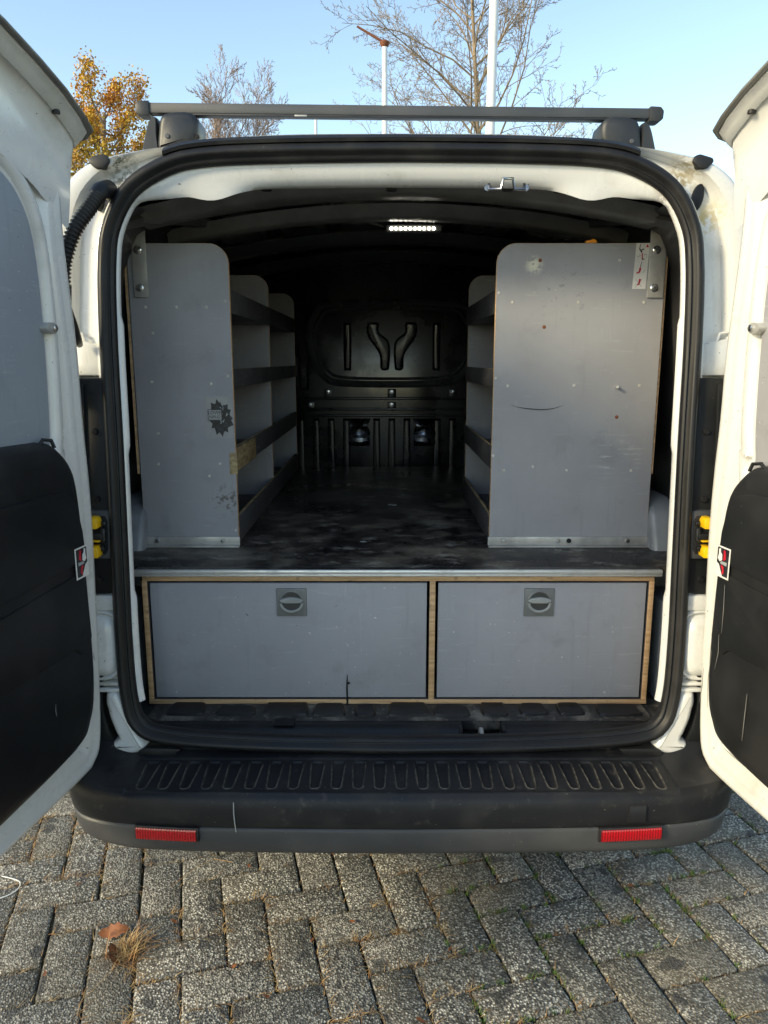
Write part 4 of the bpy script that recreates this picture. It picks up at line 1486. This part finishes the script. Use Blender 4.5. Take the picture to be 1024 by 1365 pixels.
leaf('fallen_leaf', ground_pt(153, 1248) + Vector((0, 0, .012)), .038, .2, 'curled brown leaf lying against the dry weed tuft, farther side', .5)
leaf('fallen_leaf', ground_pt(150, 1278) + Vector((0, 0, .010)), .036, 2.1, 'curled brown leaf caught in the dry weed tuft, nearer side', .7)
for k, (px, py) in enumerate(((332, 1156), (444, 1139), (416, 1255), (600, 1267), (841, 1182), (265, 1127), (560, 1362), (105, 1180), (232, 1230), (312, 1290), (60, 1300), (470, 1230), (355, 1330))):
    leaf('fallen_leaf', ground_pt(px, py) + Vector((0, 0, .003)), rg.uniform(.008, .012), rg.uniform(0, 6), 'tiny brown leaf scrap on the grey paving bricks', .1, 'leaf scraps on the paving')
g1 = ground_pt(3, 1190)
tag(tube('white_string', resample(catmull([g1 + Vector((-.03, .06, .004)), g1 + Vector((.03, .035, .006)), g1 + Vector((.035, .0, .004)), g1 + Vector((.0, -.03, .004)), g1 + Vector((-.06, -.04, .004))], 8), 40),
         .0016, 'wire_white', None, 6), 'loose loop of white string on the paving under the door corner', 'string')
tag(tube('dry_stalk', [ground_pt(228, 1185) + Vector((0, 0, .006)), ground_pt(262, 1162) + Vector((0, 0, .014)), ground_pt(285, 1150) + Vector((0, 0, .012)), ground_pt(311, 1152) + Vector((0, 0, .006))], .0009, 'grass_dry', None, 5),
    'long thin dry grass stalk lying across the paving bricks', 'grass stalk')
# moss, straw and grass in the joints
V, F, V2, F2 = [], [], [], []
for k in range(5200):
    w, ang = rg.choice(near_b)
    e_ = rg.choice((-1, 1))
    d = Vector((math.cos(ang), math.sin(ang), 0))
    sd = Vector((-d.y, d.x, 0))
    if rg.random() < .6:
        p_ = w + d * rg.uniform(-BW, BW) + sd * e_ * BW / 2
    else:
        p_ = w + d * e_ * BW + sd * rg.uniform(-.5, .5) * BW
    dens = noise.noise((p_.x * 2.3, p_.y * 2.3, 4))
    if dens < -.05 and rg.random() < .75:
        continue
    p_ = Vector((p_.x, p_.y, -.006)) + Vector((rg.gauss(0, .003), rg.gauss(0, .003), 0))
    green = p_.x > .15 and rg.random() < .34
    for _ in range(9 if green else 2):
        blade(V2 if green else V, F2 if green else F, p_ + Vector((rg.gauss(0, .004), rg.gauss(0, .004), 0)), rg.uniform(0, 6.283),
              rg.uniform(.012, .022) if green else rg.uniform(.02, .05), rg.uniform(.0009, .0018) if green else rg.uniform(.0006, .0013), rg.uniform(.2, .7) if green else rg.uniform(.62, .95), rg)
tag(obj('dry_grass_litter', V, F, 'grass_dry', None, recalc=False), 'dry straw scattered along the joints of the brick paving', 'straw', kind='stuff')
tag(obj('joint_moss', V2, F2, 'grass_green', None, recalc=False), 'small green moss tufts in the joints of the brick paving', 'moss', kind='stuff')

# grit speckling the paving
V, F = [], []
for k in range(900):
    w, ang = rg.choice(near_b)
    p_ = w + Vector((rg.uniform(-.1, .1), rg.uniform(-.1, .1), .003))
    s_ = rg.uniform(.0008, .0022)
    b0 = len(V)
    V += [p_ + Vector((s_ * rg.uniform(.6, 1.3), 0, 0)), p_ + Vector((-s_ * .6, s_, 0)), p_ + Vector((-s_ * .6, -s_, 0)), p_ + Vector((0, 0, s_))]
    F += [(b0, b0 + 1, b0 + 3), (b0 + 1, b0 + 2, b0 + 3), (b0 + 2, b0, b0 + 3)]
tag(obj('grit', V, F, 'mud', None, recalc=False), 'fine pale grit strewn over the brick paving', 'grit', kind='stuff')


# ------------------------------------------------------------------ flagpoles
def sky_pt(px, py, Y):
    u, v__ = (px - 512) / 1000, (py - 682.5) / 1000
    p_ = math.atan(.202)
    d = Vector((u, math.cos(p_) - v__ * math.sin(p_), -math.sin(p_) - v__ * math.cos(p_)))
    return Vector((0, 0, CAM_H)) + d * (Y / d.y)


def pole(px, py, Y, r, lean, label, top_z=None):
    tp = sky_pt(px, py, Y)
    if top_z:
        tp.z = top_z
    o = thing('flagpole', (tp.x - lean, Y, 0), label, 'flagpole', 'flagpoles behind the van')
    v__, f__ = tube_vf([(tp.x - lean, Y, -.02), (tp.x - lean * .5, Y, tp.z * .5), (tp.x, Y, tp.z)], [r * 1.25, r * 1.1, r * .9], 20)
    obj('pole', v__, f__, 'pole_white', o)
    return o, tp


o, tp = pole(513, 60, 14, .05, 0, 'white flagpole with a rusty cap and a thin slanting arm on top')
v_, f_ = loft_vf([[(tp.x + r * math.cos(2 * math.pi * k / 16), 14 + r * math.sin(2 * math.pi * k / 16), tp.z + h) for k in range(16)] for r, h in ((.05, -.03), (.085, .02), (.085, .045), (.03, .08))], True, True, True)
obj('pole_cap', v_, f_, 'rust', o)
ta = sky_pt(476, 35, 14)
tube('arm', [(tp.x - .03, 14, tp.z + .05), tuple(ta)], [.024, .018], 'rust', o, 8)
pole(661, 0, 10.5, .055, .05, 'tall thick white flagpole in front of the spreading bare tree', 9.4)
o, tp = pole(421, 160, 24, .05, 0, 'slim distant white flagpole seen between roof and crossbar beside the small bare tree')


# ------------------------------------------------------------------ trees
def twig_tree(name, base, height, spread, label, seed, mat, levels, trunk_r, kids, upw, first=.25, ratio=.62, leaf_mat=None, leaves=0, leaf_size=.05, minr=.006, crownw=1.0, taper=.55, limb=.55):
    rr = random.Random(seed)
    o = thing(name, base, label, 'tree')
    tv, tf, cv, cf = [], [], [], []
    tips = []

    def seg_tube(V_, F_, pts, rads, sides):
        v__, f__ = tube_vf(pts, rads, sides, False)
        b0 = len(V_)
        V_ += v__
        F_ += [tuple(i + b0 for i in q) for q in f__]

    def grow(p, d, L, r, lev):
        nseg = 6 if lev == 0 else (5 if lev < 3 else 3)
        pts, rads = [p], [r]
        dirs = [d]
        for i in range(nseg):
            jit = Vector((rr.gauss(0, 1), rr.gauss(0, 1), rr.gauss(0, 1))) * (.022 if lev == 0 else .16)
            d = (d + jit + Vector((0, 0, upw * (.10 if lev else .05)))).normalized()
            pts.append(pts[-1] + d * (L / nseg))
            dirs.append(d)
            rads.append(max(minr, r * (1 - (.72 if lev == 0 else .78) * (i + 1) / nseg)))
        big = lev == 0
        seg_tube(tv if big else cv, tf if big else cf, pts, rads, 8 if lev == 0 else (5 if lev < 3 else 3))
        if lev >= levels:
            tips.append((pts[-1], pts[-2]))
            return
        n_ = kids[lev]
        for k in range(n_):
            u = (first if lev == 0 else .22) + (1 - (first if lev == 0 else .22)) * (k + rr.uniform(.2, .9)) / n_
            u = min(.98, u)
            x = u * nseg
            i = min(nseg - 1, int(x))
            q_ = pts[i].lerp(pts[i + 1], x - i)
            dd = dirs[i + 1]
            az_ = k * 2.4 + rr.uniform(-.5, .5)
            perp = dd.orthogonal().normalized()
            perp.rotate(Matrix.Rotation(az_, 3, dd))
            ang_ = rr.uniform(.55, .95) if lev == 0 else rr.uniform(.4, .85)
            ang_ *= spread
            nd = (dd * math.cos(ang_) + perp * math.sin(ang_)).normalized()
            if lev == 0:
                nd.x *= crownw
                nd.normalize()
            nl = L * ratio * rr.uniform(.65, 1.1) * (1.0 - taper * u if lev == 0 else 1.0 - .35 * u)
            if lev == 0:
                nl *= 1.15
            grow(q_, nd, nl, max(minr, r * (1 - .6 * u) * limb), lev + 1)
    grow(Vector(base) - Vector((0, 0, .1)), Vector((0, 0, 1)), height, trunk_r, 0)
    obj('trunk', tv, tf, mat, o, recalc=False)
    cr = obj('branches' if leaves == 0 else 'limbs', cv, cf, mat, o, recalc=False)
    if leaves:
        V_, F_ = [], []
        for k in range(leaves):
            a_, b_ = rr.choice(tips)
            c_ = a_.lerp(b_, rr.uniform(-.2, 1.2)) + Vector((rr.gauss(0, .09), rr.gauss(0, .09), rr.gauss(0, .09)))
            n_ = Vector((rr.gauss(0, 1), rr.gauss(0, 1), rr.gauss(0, 1))).normalized()
            t1 = n_.orthogonal().normalized()
            t1.rotate(Matrix.Rotation(rr.uniform(0, 6.28), 3, n_))
            t2 = n_.cross(t1)
            s_ = leaf_size * rr.uniform(.6, 1.3)
            b0 = len(V_)
            V_ += [c_ - t1 * s_, c_ + t2 * s_ * .6 + n_ * s_ * .2, c_ + t1 * s_, c_ - t2 * s_ * .6 + n_ * s_ * .2]
            F_.append((b0, b0 + 1, b0 + 2, b0 + 3))
        obj('crown', V_, F_, leaf_mat, o, recalc=False, smooth=False)
    return o


b = sky_pt(655, 190, 19)
twig_tree('bare_tree', (b.x, 19, 0), 11.6, 1.12, 'large spreading bare tree behind the tall thick flagpole', 5, 'bark', 5, .085, [52, 12, 7, 4, 3], .55, .22, .375, minr=.0038, limb=.48, taper=.5)
b = sky_pt(312, 190, 26)
twig_tree('bare_tree', (b.x, 26, 0), 7.9, .72, 'small rounded bare tree behind the end of the crossbar with reddish twigs', 12, 'bark_grey', 5, .13, [32, 10, 7, 4, 2], .6, .36, .50, minr=.0055, taper=.25)
b = sky_pt(398, 190, 34)
twig_tree('bare_tree', (b.x, 34, 0), 7.3, .8, 'low distant bare tree peeping over the van roof by the slim flagpole', 15, 'bark_grey', 3, .10, [10, 7, 5], 1.2, .35, .38, minr=.010)
b = sky_pt(120, 200, 17)
twig_tree('autumn_tree', (b.x, 17, 0), 6.7, 1.15, 'tree with orange and yellow autumn leaves beside the open door', 8, 'bark', 3, .13, [30, 9, 5], .8, .25, .36, 'leaf_autumn', 24000, .036, minr=.006)
b = sky_pt(185, 200, 22)
twig_tree('autumn_tree', (b.x, 22, 0), 6.6, .95, 'lower olive and yellow leaved tree beside the foot of the roof rack', 18, 'bark', 3, .12, [22, 8, 5], .8, .30, .36, 'leaf_autumn', 14000, .036, minr=.006)

bpy.context.view_layer.update()
